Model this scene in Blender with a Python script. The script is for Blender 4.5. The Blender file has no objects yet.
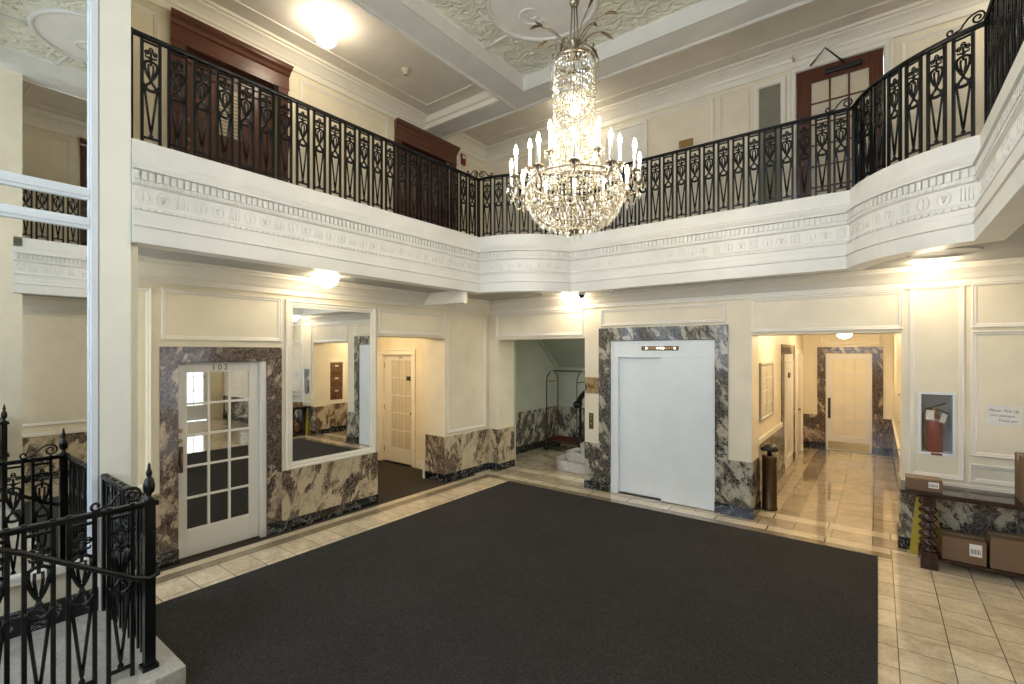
import bpy, bmesh, math, random
from mathutils import Vector, Matrix
random.seed(7)
PI = math.pi
SC = bpy.context.scene
COL = SC.collection

# ------------------------------------------------------------------ camera
cam = bpy.data.cameras.new('camera')
cam.sensor_width = 36; cam.sensor_fit = 'HORIZONTAL'
cam.lens = 36 * 483 / 1024
cam.shift_y = 9.5 / 1024
cam.clip_start = 0.05; cam.clip_end = 200
camo = bpy.data.objects.new('camera', cam); COL.objects.link(camo)
camo.location = (0, 0, 2.23)
camo.rotation_euler = (PI / 2, 0, math.atan2(.6039, .7971))
SC.camera = camo
# ------------------------------------------------------------------ world, daylight, exposure
w = bpy.data.worlds.new('world'); SC.world = w; w.use_nodes = True
w.node_tree.nodes['Background'].inputs[0].default_value = (.75, .85, 1, 1)
w.node_tree.nodes['Background'].inputs[1].default_value = .6
SC.view_settings.view_transform = 'Standard'
SC.view_settings.look = 'None'
SC.view_settings.gamma = 1
SC.view_settings.use_curve_mapping = False
SC.view_settings.exposure = 3.08
SC.cycles.max_bounces = 9
SC.cycles.diffuse_bounces = 5
SC.cycles.glossy_bounces = 5
SC.cycles.transparent_max_bounces = 24
SC.cycles.sample_clamp_indirect = 6
SC.cycles.use_denoising = True

def area(name, loc, rot, sx, sy, power, col):
    l = bpy.data.lights.new(name, 'AREA'); l.shape = 'RECTANGLE'; l.size = sx; l.size_y = sy
    l.energy = power; l.color = col
    o = bpy.data.objects.new(name, l); COL.objects.link(o); o.location = loc; o.rotation_euler = rot
    return o
# daylight through the tall front windows behind the photographer and the glazed entrance on the right
area('front_window_daylight', (-2.15, -3.6, 4.0), (math.radians(90), 0, PI), 4.6, 4.8, 740, (.97, .985, 1.0))
area('entrance_daylight', (5.85, 5.5, 1.4), (0, math.radians(90), 0), 2.4, 2.2, 2.6, (.88, .95, 1.0))

area('alcove_fill_light', (-3.3, 8.8, 2.75), (0, 0, 0), .7, 1.6, 8, (.95, .95, .85))  # added fill lamp brightening the stair alcove; no stair window is built here
# ------------------------------------------------------------------ materials
def nt(name):
    m = bpy.data.materials.new(name); m.use_nodes = True
    t = m.node_tree; b = t.nodes['Principled BSDF']
    return m, t, b
def N(t, typ, **kw):
    n = t.nodes.new(typ)
    for k, v in kw.items():
        if k in n.inputs: n.inputs[k].default_value = v
        else: setattr(n, k, v)
    return n
def coords(t, scale=(1, 1, 1), loc=(0, 0, 0), rot=(0, 0, 0)):
    g = N(t, 'ShaderNodeNewGeometry'); mp = N(t, 'ShaderNodeMapping')
    mp.inputs['Scale'].default_value = scale; mp.inputs['Location'].default_value = loc; mp.inputs['Rotation'].default_value = rot
    t.links.new(g.outputs['Position'], mp.inputs['Vector'])
    return mp.outputs['Vector']
def ramp(t, fac, stops):
    r = N(t, 'ShaderNodeValToRGB'); e = r.color_ramp.elements
    while len(e) < len(stops): e.new(.5)
    for el, (p, c) in zip(e, stops):
        el.position = p; el.color = (*c, 1) if len(c) == 3 else c
    t.links.new(fac, r.inputs[0]); return r.outputs[0]
def mixc(t, fac, a, b, mode='MIX'):
    m = N(t, 'ShaderNodeMix'); m.data_type = 'RGBA'; m.blend_type = mode
    for s, v in ((0, fac), (6, a), (7, b)):
        if hasattr(v, 'is_linked') or isinstance(v, bpy.types.NodeSocket): t.links.new(v, m.inputs[s])
        elif s == 0: m.inputs[0].default_value = v
        else: m.inputs[s].default_value = (*v, 1)
    return m.outputs[2]
def bump(t, b, h, strength, dist=.01):
    n = N(t, 'ShaderNodeBump'); n.inputs['Strength'].default_value = strength; n.inputs['Distance'].default_value = dist
    t.links.new(h, n.inputs['Height']); t.links.new(n.outputs[0], b.inputs['Normal'])
def noise(t, vec, scale, detail=4, rough=.55, dist=0):
    n = N(t, 'ShaderNodeTexNoise'); n.inputs['Scale'].default_value = scale; n.inputs['Detail'].default_value = detail
    n.inputs['Roughness'].default_value = rough; n.inputs['Distortion'].default_value = dist
    t.links.new(vec, n.inputs['Vector']); return n.outputs['Fac']

def paint(name, c, rough=.45, var=.04, bs=.12, bscale=60):
    m, t, b = nt(name)
    v = coords(t)
    n = noise(t, v, 3.0, 3)
    c2 = tuple(x * (1 - var * 2) for x in c)
    t.links.new(ramp(t, n, [(.35, c2), (.65, c)]), b.inputs['Base Color'])
    b.inputs['Roughness'].default_value = rough
    bump(t, b, noise(t, v, bscale, 2), bs, .003)
    return m
def simple(name, c, rough=.5, metal=0, spec=.5, bs=0, bscale=80):
    m, t, b = nt(name)
    v = coords(t)
    n = noise(t, v, 8, 3)
    t.links.new(ramp(t, n, [(.3, tuple(x * .88 for x in c)), (.7, c)]), b.inputs['Base Color'])
    b.inputs['Roughness'].default_value = rough; b.inputs['Metallic'].default_value = metal
    b.inputs['Specular IOR Level'].default_value = spec
    if bs: bump(t, b, noise(t, v, bscale, 3), bs, .004)
    return m
def emit(name, c, s):
    m, t, b = nt(name)
    b.inputs['Base Color'].default_value = (*c, 1)
    b.inputs['Emission Color'].default_value = (*c, 1); b.inputs['Emission Strength'].default_value = s
    b.inputs['Roughness'].default_value = .3
    return m

def marble(name, dark, mid, light, scale=2.2, lightness=.5, seed=0, rough=.12):
    """breccia: angular cream fragments in a dark veined body"""
    m, t, b = nt(name)
    v = coords(t, (1, 1, .8), (seed, seed * .7, seed * .3), (.5, .6, .3))
    ns = N(t, 'ShaderNodeTexNoise'); ns.inputs['Scale'].default_value = scale * 1.1; ns.inputs['Detail'].default_value = 7; ns.inputs['Roughness'].default_value = .62
    st = N(t, 'ShaderNodeMapping'); st.inputs['Rotation'].default_value = (.7, .7, .6); st.inputs['Scale'].default_value = (1, 1, .42)
    t.links.new(v, st.inputs[0]); t.links.new(st.outputs[0], ns.inputs['Vector'])
    mv = N(t, 'ShaderNodeVectorMath'); mv.operation = 'MULTIPLY_ADD'
    mv.inputs[1].default_value = (.8, .8, .8)
    t.links.new(ns.outputs['Color'], mv.inputs[0]); t.links.new(st.outputs[0], mv.inputs[2])
    vo = N(t, 'ShaderNodeTexVoronoi'); vo.feature = 'DISTANCE_TO_EDGE'; vo.inputs['Scale'].default_value = scale * 2.6
    t.links.new(mv.outputs[0], vo.inputs['Vector'])
    vc = N(t, 'ShaderNodeTexVoronoi'); vc.inputs['Scale'].default_value = scale * 2.6
    t.links.new(mv.outputs[0], vc.inputs['Vector'])
    sep = N(t, 'ShaderNodeSeparateColor'); t.links.new(vc.outputs['Color'], sep.inputs[0])
    big = noise(t, st.outputs[0], scale * 1.6, 8, .68, 1.2)
    add = N(t, 'ShaderNodeMath'); add.operation = 'MULTIPLY_ADD'; add.inputs[1].default_value = .30
    t.links.new(sep.outputs[0], add.inputs[0]); t.links.new(big, add.inputs[2])
    p0 = .80 - lightness * .28
    frag = ramp(t, add.outputs[0], [(p0 - .10, dark), (p0 - .03, mid), (p0 + .0, tuple((x + y) / 2 for x, y in zip(mid, light))), (p0 + .06, light)])
    edge = ramp(t, vo.outputs[0], [(.0, (.45, .45, .45)), (.05, (1, 1, 1))])
    c1 = mixc(t, .8, frag, edge, 'MULTIPLY')
    # fine light veins
    w1 = noise(t, v, scale * 4.5, 8, .65, 2.2)
    vein = ramp(t, w1, [(.47, (0, 0, 0)), (.5, (1, 1, 1)), (.53, (0, 0, 0))])
    sv = N(t, 'ShaderNodeSeparateColor'); t.links.new(vein, sv.inputs[0])
    vm = N(t, 'ShaderNodeMath'); vm.operation = 'MULTIPLY'; vm.inputs[1].default_value = .6; t.links.new(sv.outputs[0], vm.inputs[0])
    c2 = mixc(t, vm.outputs[0], c1, tuple(min(1, x * 1.1) for x in light))
    fine = noise(t, v, 40, 4, .7)
    c3 = mixc(t, .35, c2, ramp(t, fine, [(.3, (.45, .42, .4)), (.7, (1, 1, 1))]), 'MULTIPLY')
    t.links.new(c3, b.inputs['Base Color'])
    b.inputs['Roughness'].default_value = rough
    return m

CREAM = paint('cream_wall_paint', (.80, .73, .56), .5)
WHITE = paint('warm_white_paint', (.81, .77, .67), .35, .02)
PLASTER = paint('white_plaster', (.745, .74, .69), .4, .03, .25, 30)
CEIL = paint('ceiling_paint', (.80, .75, .66), .7, .04, .25, 25)
BEAM = paint('beam_paint', (.84, .83, .78), .6, .04, .2, 30)
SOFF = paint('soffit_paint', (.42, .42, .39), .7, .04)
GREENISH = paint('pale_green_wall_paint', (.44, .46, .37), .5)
COOLW = paint('elevator_white_enamel', (.80, .85, .85), .25, .02, .05)
FRAMEW = paint('cool_white_gloss_paint', (.74, .80, .84), .25, .02, .05)
DOORW = paint('door_white_paint', (.74, .72, .66), .3, .02, .05)
MARB = marble('breccia_marble', (.070, .050, .040), (.17, .125, .09), (.60, .50, .34), 2.2, .60)
MARBD = marble('dark_breccia_marble', (.065, .045, .040), (.12, .085, .07), (.52, .42, .30), 3.0, .22, 3)
MARBG = marble('grey_breccia_marble', (.048, .045, .042), (.12, .11, .095), (.50, .46, .36), 2.8, .36, 5)
MARBB = marble('amber_marble', (.07, .04, .015), (.20, .12, .04), (.42, .30, .14), 4, .5, 9)
def blackmarble():
    m, t, b = nt('black_marble')
    v = coords(t, (1, 1, 1), (2, 1, 0), (.3, .8, .2))
    f = noise(t, v, 5, 6, .6, 1.5)
    t.links.new(ramp(t, f, [(.485, (.006, .008, .010)), (.5, (.35, .36, .34)), (.512, (.006, .008, .010))]), b.inputs['Base Color'])
    b.inputs['Roughness'].default_value = .1
    return m
BLACKM = blackmarble()
def tiles(name, a, c, sx=.31, sy=.31, ox=.12, oy=.0, rough=.12, grout=True):
    m, t, b = nt(name)
    g = N(t, 'ShaderNodeNewGeometry'); sp = N(t, 'ShaderNodeSeparateXYZ'); t.links.new(g.outputs['Position'], sp.inputs[0])
    def m2(op, x, y=None):
        n = N(t, 'ShaderNodeMath'); n.operation = op
        for i, q in enumerate((x, y)):
            if q is None: continue
            if isinstance(q, (int, float)): n.inputs[i].default_value = q
            else: t.links.new(q, n.inputs[i])
        return n.outputs[0]
    ux = m2('DIVIDE', m2('SUBTRACT', sp.outputs[0], ox), sx); uy = m2('DIVIDE', m2('SUBTRACT', sp.outputs[1], oy), sy)
    ix = m2('FLOOR', ux); iy = m2('FLOOR', uy)
    fx = m2('ABSOLUTE', m2('SUBTRACT', m2('SUBTRACT', ux, ix), .5)); fy = m2('ABSOLUTE', m2('SUBTRACT', m2('SUBTRACT', uy, iy), .5))
    gr = m2('GREATER_THAN', m2('MAXIMUM', fx, fy), .489)
    cmb = N(t, 'ShaderNodeCombineXYZ'); t.links.new(ix, cmb.inputs[0]); t.links.new(iy, cmb.inputs[1])
    wn = N(t, 'ShaderNodeTexWhiteNoise'); wn.noise_dimensions = '2D'; t.links.new(cmb.outputs[0], wn.inputs['Vector'])
    off = N(t, 'ShaderNodeVectorMath'); off.operation = 'MULTIPLY_ADD'; off.inputs[1].default_value = (7, 9, 5)
    t.links.new(wn.outputs['Color'], off.inputs[0]); t.links.new(g.outputs['Position'], off.inputs[2])
    mp = N(t, 'ShaderNodeMapping'); mp.inputs['Scale'].default_value = (1, 1.6, 1); mp.inputs['Rotation'].default_value = (0, 0, .9)
    t.links.new(off.outputs[0], mp.inputs[0])
    n1 = noise(t, mp.outputs[0], 2.6, 7, .62, 1.1)
    col = ramp(t, n1, [(.32, c), (.48, tuple((x + y) / 2 for x, y in zip(a, c))), (.62, a)])
    col = mixc(t, .5, col, ramp(t, wn.outputs['Value'], [(0, (.70, .68, .64)), (1, (1, 1, 1))]), 'MULTIPLY')
    n2 = noise(t, mp.outputs[0], 6, 8, .7, 2.5)
    col = mixc(t, .6, col, ramp(t, n2, [(.47, (1, 1, 1)), (.5, (.6, .55, .48)), (.53, (1, 1, 1))]), 'MULTIPLY')
    if grout: col = mixc(t, gr, col, (.13, .10, .07))
    b.inputs['Coat Weight'].default_value = .5 if rough < .15 else 0; b.inputs['Coat Roughness'].default_value = .03; b.inputs['Coat IOR'].default_value = 1.7
    t.links.new(col, b.inputs['Base Color'])
    b.inputs['Roughness'].default_value = rough
    return m
TILE = tiles('beige_marble_tile', (.90, .77, .56), (.64, .53, .37))
TILEB = tiles('brown_marble_band', (.36, .29, .19), (.25, .20, .13), grout=False, rough=.08)
TILEL = tiles('light_marble_strip', (.86, .74, .54), (.66, .56, .40), sx=.62, oy=-5, sy=20)
TILEC = tiles('corridor_marble_tile', (.60, .50, .36), (.40, .33, .22), sx=.40, sy=.62, ox=-.85, rough=.05)
STONE = tiles('pale_step_marble', (.62, .61, .56), (.44, .44, .41), sx=50, sy=50, ox=-25, oy=-25, grout=False, rough=.2)

def carpet(name, c):
    m, t, b = nt(name); v = coords(t)
    f = noise(t, v, 150, 3, .8); f2 = noise(t, v, 1.2, 4, .6)
    col = ramp(t, f, [(.38, tuple(x * .35 for x in c)), (.62, tuple(x * 2.0 for x in c))])
    col = mixc(t, .5, col, ramp(t, f2, [(.35, (.8, .8, .8)), (.65, (1.1, 1.1, 1.1))]), 'MULTIPLY')
    t.links.new(col, b.inputs['Base Color']); b.inputs['Roughness'].default_value = 1
    b.inputs['Specular IOR Level'].default_value = .1
    bump(t, b, f, .8, .006)
    return m
CARPET = carpet('charcoal_carpet', (.040, .038, .035))
CARPETH = carpet('hall_carpet', (.045, .038, .030))

def wood(name, c, rough=.3, ax='z'):
    m, t, b = nt(name)
    sc = {'z': (12, 12, 1.2), 'x': (1.2, 12, 12), 'y': (12, 1.2, 12)}[ax]
    v = coords(t, sc)
    f = noise(t, v, 3, 6, .6, .8)
    t.links.new(ramp(t, f, [(.3, tuple(x * .55 for x in c)), (.7, tuple(x * 1.25 for x in c))]), b.inputs['Base Color'])
    b.inputs['Roughness'].default_value = rough
    return m
MAHOG = wood('mahogany', (.105, .032, .015))
MAHOGY = wood('mahogany_header', (.115, .036, .017), .3, 'y')
DARKW = wood('dark_stained_oak', (.035, .012, .010), .18)
DARKT = wood('dark_table_top', (.035, .018, .014), .08, 'x')
CABW = wood('brown_cabinet_wood', (.15, .07, .025), .4)
IRON = simple('black_painted_iron', (.005, .0055, .006), .25, 0, .35, .2, 120)
BRASS = simple('aged_brass', (.42, .29, .12), .3, 1)
BRONZE = simple('dark_bronze', (.14, .09, .045), .35, .8)
CHMETAL = simple('antique_silver_brass', (.38, .33, .25), .3, 1)
CANDLE = simple('ivory_candle_sleeve', (.85, .82, .74), .5)
RED = simple('red_enamel', (.24, .008, .007), .3)
GREYP = simple('grey_cabinet_interior', (.30, .32, .35), .5)
PAPER = simple('white_paper', (.80, .78, .72), .8)
TAGP = simple('pale_tag_card', (.72, .72, .66), .8)
INK = simple('blue_black_ink', (.03, .035, .07), .8)
BLACKP = simple('black_plastic', (.012, .012, .013), .35)
CARD = simple('brown_cardboard', (.19, .12, .07), .85, 0, .3, .2, 40)
CARDD = simple('darker_cardboard_edge', (.17, .10, .05), .85)
TAPE = simple('clear_packing_tape', (.42, .30, .18), .25)
YEL = simple('yellow_plastic', (.50, .38, .04), .45)
CREAMG = simple('curtained_glass', (.62, .56, .42), .08)
DARKG = simple('dark_glass', (.02, .022, .022), .04)
BURG = carpet('burgundy_carpet', (.06, .012, .014))
BLIND = simple('pale_blind', (.62, .55, .40), .6)
SHADE = simple('olive_window_shade', (.22, .21, .15), .6)
SMOKEP = simple('ivory_plastic', (.62, .56, .44), .5)
LAMP = emit('lit_lamp_glass', (1.0, .83, .60), 3.6)
LAMPU = emit('lit_globe_glass', (1.0, .87, .68), 3.6)
LAMPW = emit('lit_corridor_lamp_glass', (1.0, .78, .50), 12.5)
BULB = emit('lit_candle_bulb', (1.0, .90, .74), 42)
IND = emit('lit_floor_indicator', (1.0, .8, .45), 3)

def mirror_mat(name, tint=(.88, .9, .89), rough=.0):
    m, t, b = nt(name)
    b.inputs['Base Color'].default_value = (*tint, 1); b.inputs['Metallic'].default_value = 1; b.inputs['Roughness'].default_value = rough
    return m
MIRROR = mirror_mat('silvered_mirror')
PANE = mirror_mat('mirrored_door_pane', (.62, .60, .55))
def crystal():
    m = bpy.data.materials.new('cut_crystal'); m.use_nodes = True; t = m.node_tree; t.nodes.clear()
    o = N(t, 'ShaderNodeOutputMaterial'); mx = N(t, 'ShaderNodeMixShader'); mx.inputs[0].default_value = .66
    tr = N(t, 'ShaderNodeBsdfTransparent'); tr.inputs[0].default_value = (.93, .92, .88, 1)
    gl = N(t, 'ShaderNodeBsdfGlossy'); gl.inputs['Color'].default_value = (.95, .92, .84, 1); gl.inputs['Roughness'].default_value = .12
    di = N(t, 'ShaderNodeBsdfTranslucent'); di.inputs[0].default_value = (.9, .84, .7, 1)
    m2 = N(t, 'ShaderNodeMixShader'); m2.inputs[0].default_value = .22
    t.links.new(gl.outputs[0], m2.inputs[1]); t.links.new(di.outputs[0], m2.inputs[2])
    t.links.new(tr.outputs[0], mx.inputs[1]); t.links.new(m2.outputs[0], mx.inputs[2]); t.links.new(mx.outputs[0], o.inputs[0])
    return m
CRYS = crystal()
def clearglass():
    m = bpy.data.materials.new('clear_pane_glass'); m.use_nodes = True; t = m.node_tree; t.nodes.clear()
    o = N(t, 'ShaderNodeOutputMaterial'); mx = N(t, 'ShaderNodeMixShader'); mx.inputs[0].default_value = .12
    tr = N(t, 'ShaderNodeBsdfTransparent'); gl = N(t, 'ShaderNodeBsdfGlossy'); gl.inputs['Roughness'].default_value = .02
    t.links.new(tr.outputs[0], mx.inputs[1]); t.links.new(gl.outputs[0], mx.inputs[2]); t.links.new(mx.outputs[0], o.inputs[0])
    return m
GLASS = clearglass()
def coffer_mat():
    m, t, b = nt('ornamental_plaster_relief'); v = coords(t)
    vo = N(t, 'ShaderNodeTexVoronoi'); vo.feature = 'SMOOTH_F1'; vo.inputs['Scale'].default_value = 7
    nn = N(t, 'ShaderNodeTexNoise'); nn.inputs['Scale'].default_value = 4
    t.links.new(v, nn.inputs[0])
    mv = N(t, 'ShaderNodeVectorMath'); mv.operation = 'MULTIPLY_ADD'; mv.inputs[1].default_value = (.5, .5, .5)
    t.links.new(nn.outputs['Color'], mv.inputs[0]); t.links.new(v, mv.inputs[2]); t.links.new(mv.outputs[0], vo.inputs[0])
    wv = N(t, 'ShaderNodeTexWave'); wv.wave_type = 'RINGS'; wv.inputs['Scale'].default_value = 3; wv.inputs['Distortion'].default_value = 9
    t.links.new(mv.outputs[0], wv.inputs[0])
    s = N(t, 'ShaderNodeMath'); s.operation = 'ADD'; t.links.new(vo.outputs[0], s.inputs[0]); t.links.new(wv.outputs['Fac'], s.inputs[1])
    t.links.new(ramp(t, noise(t, v, 5, 4), [(.3, (.72, .72, .58)), (.7, (.80, .79, .67))]), b.inputs['Base Color'])
    b.inputs['Roughness'].default_value = .6
    bump(t, b, s.outputs[0], .55, .03)
    return m
RELIEF = coffer_mat()

# ------------------------------------------------------------------ mesh builder
class MB:
    def __init__(s, T=None):
        s.v = []; s.f = []; s.T = T; s.sm = []; s.mi = []; s.mats = []
        s.cur = 0
    def mat(s, m):
        if m not in s.mats: s.mats.append(m)
        s.cur = s.mats.index(m); return s
    def P(s, p):
        s.v.append(tuple(s.T(*p)) if s.T else tuple(p)); return len(s.v) - 1
    def F(s, idx, smooth=False):
        s.f.append(tuple(idx)); s.sm.append(smooth); s.mi.append(s.cur)
    def box(s, x0, x1, y0, y1, z0, z1):
        i = [s.P((x, y, z)) for x in (x0, x1) for y in (y0, y1) for z in (z0, z1)]
        for q in ((0, 1, 3, 2), (4, 6, 7, 5), (0, 4, 5, 1), (2, 3, 7, 6), (0, 2, 6, 4), (1, 5, 7, 3)): s.F([i[k] for k in q])
        return s
    def loops(s, L, closed=True, capa=True, capb=True, smooth=True):
        """L: list of rings of points"""
        R = [[s.P(p) for p in r] for r in L]; n = len(R[0])
        for a, b in zip(R, R[1:]):
            for k in range(n if closed else n - 1): s.F((a[k], a[(k + 1) % n], b[(k + 1) % n], b[k]), smooth)
        if capa: s.F(R[0][::-1])
        if capb: s.F(R[-1])
        return s
    def tube(s, pts, r, n=8, flat=1.0):
        pts = [Vector(p) for p in pts]; rr = r if isinstance(r, (list, tuple)) else [r] * len(pts)
        L = []; up = None
        for i, p in enumerate(pts):
            a = pts[max(0, i - 1)]; b = pts[min(len(pts) - 1, i + 1)]
            d = (b - a)
            if d.length < 1e-9: d = Vector((0, 0, 1))
            d.normalize()
            if up is None:
                up = Vector((0, 0, 1)) if abs(d.z) < .9 else Vector((0, 1, 0))
            x = d.cross(up)
            if x.length < 1e-4: x = d.cross(Vector((1, 0.1, 0)))
            x.normalize(); y = x.cross(d).normalized(); up = y
            L.append([tuple(p + (x * math.cos(2 * PI * k / n) + y * math.sin(2 * PI * k / n) * flat) * rr[i]) for k in range(n)])
        return s.loops(L)
    def lathe(s, prof, c=(0, 0, 0), n=20, smooth=True, caps=True):
        """prof: (radius, z) list"""
        L = [[(c[0] + max(r, 1e-4) * math.cos(2 * PI * k / n), c[1] + max(r, 1e-4) * math.sin(2 * PI * k / n), c[2] + z) for k in range(n)] for r, z in prof]
        if prof[0] == prof[-1]: caps = False
        return s.loops(L, smooth=smooth, capa=caps, capb=caps)
    def sphere(s, c, r, n=12, m=8, sz=1.0):
        return s.lathe([(r * math.sin(PI * k / m), -r * sz * math.cos(PI * k / m)) for k in range(m + 1)], c, n)
    def octa(s, c, r, h, ang=0):
        c = Vector(c)
        t = s.P(c + Vector((0, 0, h))); bt = s.P(c - Vector((0, 0, h)))
        q = [s.P(c + Vector((r * math.cos(ang + k * PI / 2), r * math.sin(ang + k * PI / 2), h * .15))) for k in range(4)]
        for k in range(4):
            s.F((q[k], q[(k + 1) % 4], t)); s.F((q[(k + 1) % 4], q[k], bt))
        return s
    def ring(s, a0, a1, z0, z1, prof):
        """mitred picture-frame moulding; prof: (inset, out)"""
        L = []
        for i, o in prof:
            L.append([(a0 + i, o, z0 + i), (a1 - i, o, z0 + i), (a1 - i, o, z1 - i), (a0 + i, o, z1 - i)])
        return s.loops(L, capa=False, capb=False, smooth=False)
    def build(s, name, m=None, parent=None, bevel=0, loc=None, recalc=True):
        me = bpy.data.meshes.new(name); me.from_pydata(s.v, [], s.f)
        for mm in (s.mats or [m]): me.materials.append(mm)
        for p, a, b in zip(me.polygons, s.sm, s.mi): p.use_smooth = a; p.material_index = b if s.mats else 0
        if recalc:
            bm = bmesh.new(); bm.from_mesh(me); bmesh.ops.recalc_face_normals(bm, faces=bm.faces); bm.to_mesh(me); bm.free()
        me.update()
        o = bpy.data.objects.new(name, me); COL.objects.link(o)
        if parent: o.parent = parent
        if loc: o.location = loc
        if bevel:
            bv = o.modifiers.new('bevel', 'BEVEL'); bv.width = bevel; bv.segments = 2; bv.limit_method = 'ANGLE'
        return o
MOLD = [(0, 0), (0, .018), (.012, .024), (.024, .014), (.034, .014), (.05, .003), (.05, 0)]
def TL(x): return lambda a, o, z: (x + o, a, z)          # wall facing +X, a = world y
def TR(x): return lambda a, o, z: (x - o, a, z)          # wall facing -X
def TB(y): return lambda a, o, z: (a, y - o, z)          # wall facing -Y
def TF(y): return lambda a, o, z: (a, y + o, z)          # wall facing +Y

def tag(o, label, cat, group=None, kind=None):
    o['label'] = label; o['category'] = cat
    if group: o['group'] = group
    if kind: o['kind'] = kind
    return o
def empty(name, loc=(0, 0, 0), rz=0):
    o = bpy.data.objects.new(name, None); COL.objects.link(o); o.location = loc; o.rotation_euler = (0, 0, rz)
    o.empty_display_size = .1
    return o
def structure(o, label, cat): return tag(o, label, cat, None, 'structure')
def copy_tree(o, parent=None):
    c = o.copy(); COL.objects.link(c)
    if parent: c.parent = parent
    for ch in [x for x in KIDS.get(o.name, [])]: copy_tree(ch, c)
    return c
KIDS = {}
def kids(o):
    """remember the children of a prototype before copying"""
    for x in list(bpy.data.objects):
        if x.parent == o:
            KIDS.setdefault(o.name, [])
            if x not in KIDS[o.name]: KIDS[o.name].append(x); kids(x)
def text(name, body, size, T, m, parent, depth=.002, align='CENTER', shear=0, spacing=1.0):
    cu = bpy.data.curves.new(name, 'FONT'); cu.body = body; cu.size = size; cu.extrude = depth; cu.align_x = align; cu.align_y = 'CENTER'
    cu.shear = shear; cu.space_character = spacing; cu.resolution_u = 3
    to = bpy.data.objects.new(name + '_tmp', cu); COL.objects.link(to)
    dg = bpy.context.evaluated_depsgraph_get(); dg.update()
    me = bpy.data.meshes.new_from_object(to.evaluated_get(dg))
    bpy.data.objects.remove(to)
    me.materials.clear(); me.materials.append(m)
    for v in me.vertices: v.co = Vector(T(v.co.x, v.co.z, v.co.y))
    o = bpy.data.objects.new(name, me); COL.objects.link(o)
    if parent: o.parent = parent
    return o

LX = -5.89; BY = 7.05; SOF = 3.17; UF = 4.0; UC = 6.80; ULX = -7.1; UBY = 8.4; BB = 6.57
VX0, VX1, VY1 = -4.98, .67, 6.53
DZ = .77                                     # dado height

# ------------------------------------------------------------------ floor
def build_floor():
    mb = MB()
    xs = [-8.7, -5.78, -5.66, -5.50, -1.1, -.85, .0, .12, .26, 1.5, 5.5]
    ys = [-3.2, 4.0, 4.48, 5.88, 6.58, 6.74, 6.92, 7.28, 7.5, 13.1]
    for i in range(len(xs) - 1):
        for j in range(len(ys) - 1):
            x = (xs[i] + xs[i + 1]) / 2; y = (ys[j] + ys[j + 1]) / 2
            m = TILE
            if x < -5.78:
                if 4.48 < y < 6.3 or y < 6.3: m = CARPETH
                elif y > 7.5: m = TILEC
                else: m = TILEL
            elif y > 7.5: m = TILEB if (-1.1 < x < -.85) else TILEC
            elif y > 7.28: m = TILEL
            elif y > 6.92: m = TILEC if x < .3 else TILE
            elif y > 6.74: m = TILEL if x < .12 else TILE
            elif y > 6.58: m = TILEB if -5.66 < x < .12 else (TILEL if x < -5.6 else TILE)
            elif -5.66 < x < -5.5: m = TILEB
            elif x < -5.66: m = TILEL
            mb.mat(m); mb.F([mb.P(p) for p in ((xs[i], ys[j], 0), (xs[i + 1], ys[j], 0), (xs[i + 1], ys[j + 1], 0), (xs[i], ys[j + 1], 0))])
    mb.mat(TILE); mb.box(-8.7, 5.5, -3.2, 13.1, -.2, -.01)
    o = mb.build('floor', recalc=False)
    structure(o, 'polished beige marble tile floor with brown border band', 'floor')
build_floor()
r = MB().mat(CARPET).box(-5.04, 0.0, -.9, 6.56, .0005, .016)
ro = r.build('area_rug', CARPET, bevel=.004); tag(ro, 'large charcoal black carpet rug covering the middle of the marble lobby floor', 'rug')

# ------------------------------------------------------------------ lower walls
TLw, TBw = TL(LX), TB(BY)
def wall_piece(name, parent, T, boxes, m): 
    mb = MB(T)
    for b in boxes: mb.box(*b)
    return mb.build(name, m, parent)
# left wall (a = y, out = x)
WL = MB(TLw)
for a0, a1, z0, z1 in ((1.09, 1.93, 0, SOF), (1.93, 2.86, 2.12, SOF), (2.86, 4.48, 0, SOF), (4.48, 5.88, 2.46, SOF), (5.88, 7.53, 0, SOF)):
    WL.box(a0, a1, -.47, 0, z0, z1)
WL.box(1.90, 2.90, -.6, -.47, 0, 2.2)
WL = WL.build('wall_left', CREAM); structure(WL, 'cream panelled left wall under the balcony with marble dado', 'wall')
def mold(parent, T, a0, a1, z0, z1, m=WHITE, prof=MOLD): return MB(T).ring(a0, a1, z0, z1, prof).build('panel_molding', m, parent)
def dado(parent, T, a0, a1, z0=.13, z1=DZ, m=MARB, o=.016): return MB(T).box(a0, a1, 0, o, z0, z1).build('marble_dado', m, parent, .003)
def plinth(parent, T, a0, a1, z1=.13, o=.028): return MB(T).box(a0, a1, 0, o, 0, z1).build('black_marble_base', BLACKM, parent, .003)
CORN = [(0, 2.93), (.02, 2.93), (.025, 2.945), (.012, 2.955), (.012, 3.0), (.03, 3.02), (.05, 3.06), (.09, 3.10), (.12, 3.115), (.12, 3.14), (.14, 3.145), (.14, SOF), (0, SOF)]
def cornice(parent, T, a0, a1, prof=CORN, m=WHITE, name='cornice'):
    return MB(T).loops([[(a, o, z) for o, z in prof] for a in (a0, a1)], smooth=False).build(name, m, parent)
mold(WL, TLw, 1.40, 1.70, .85, 2.88)
mold(WL, TLw, 1.78, 3.04, 2.35, 2.89)
mold(WL, TLw, 4.50, 5.85, 2.49, 2.86)
mold(WL, TLw, 5.94, 6.94, .82, 2.87)
dado(WL, TLw, 1.36, 1.77, m=MARBD); plinth(WL, TLw, 1.36, 1.77)
dado(WL, TLw, 3.04, 4.48, z1=.745); plinth(WL, TLw, 3.04, 4.48)
dado(WL, TLw, 5.88, 7.03); plinth(WL, TLw, 5.88, 7.02)
cornice(WL, TLw, 1.09, 7.05)
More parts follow.
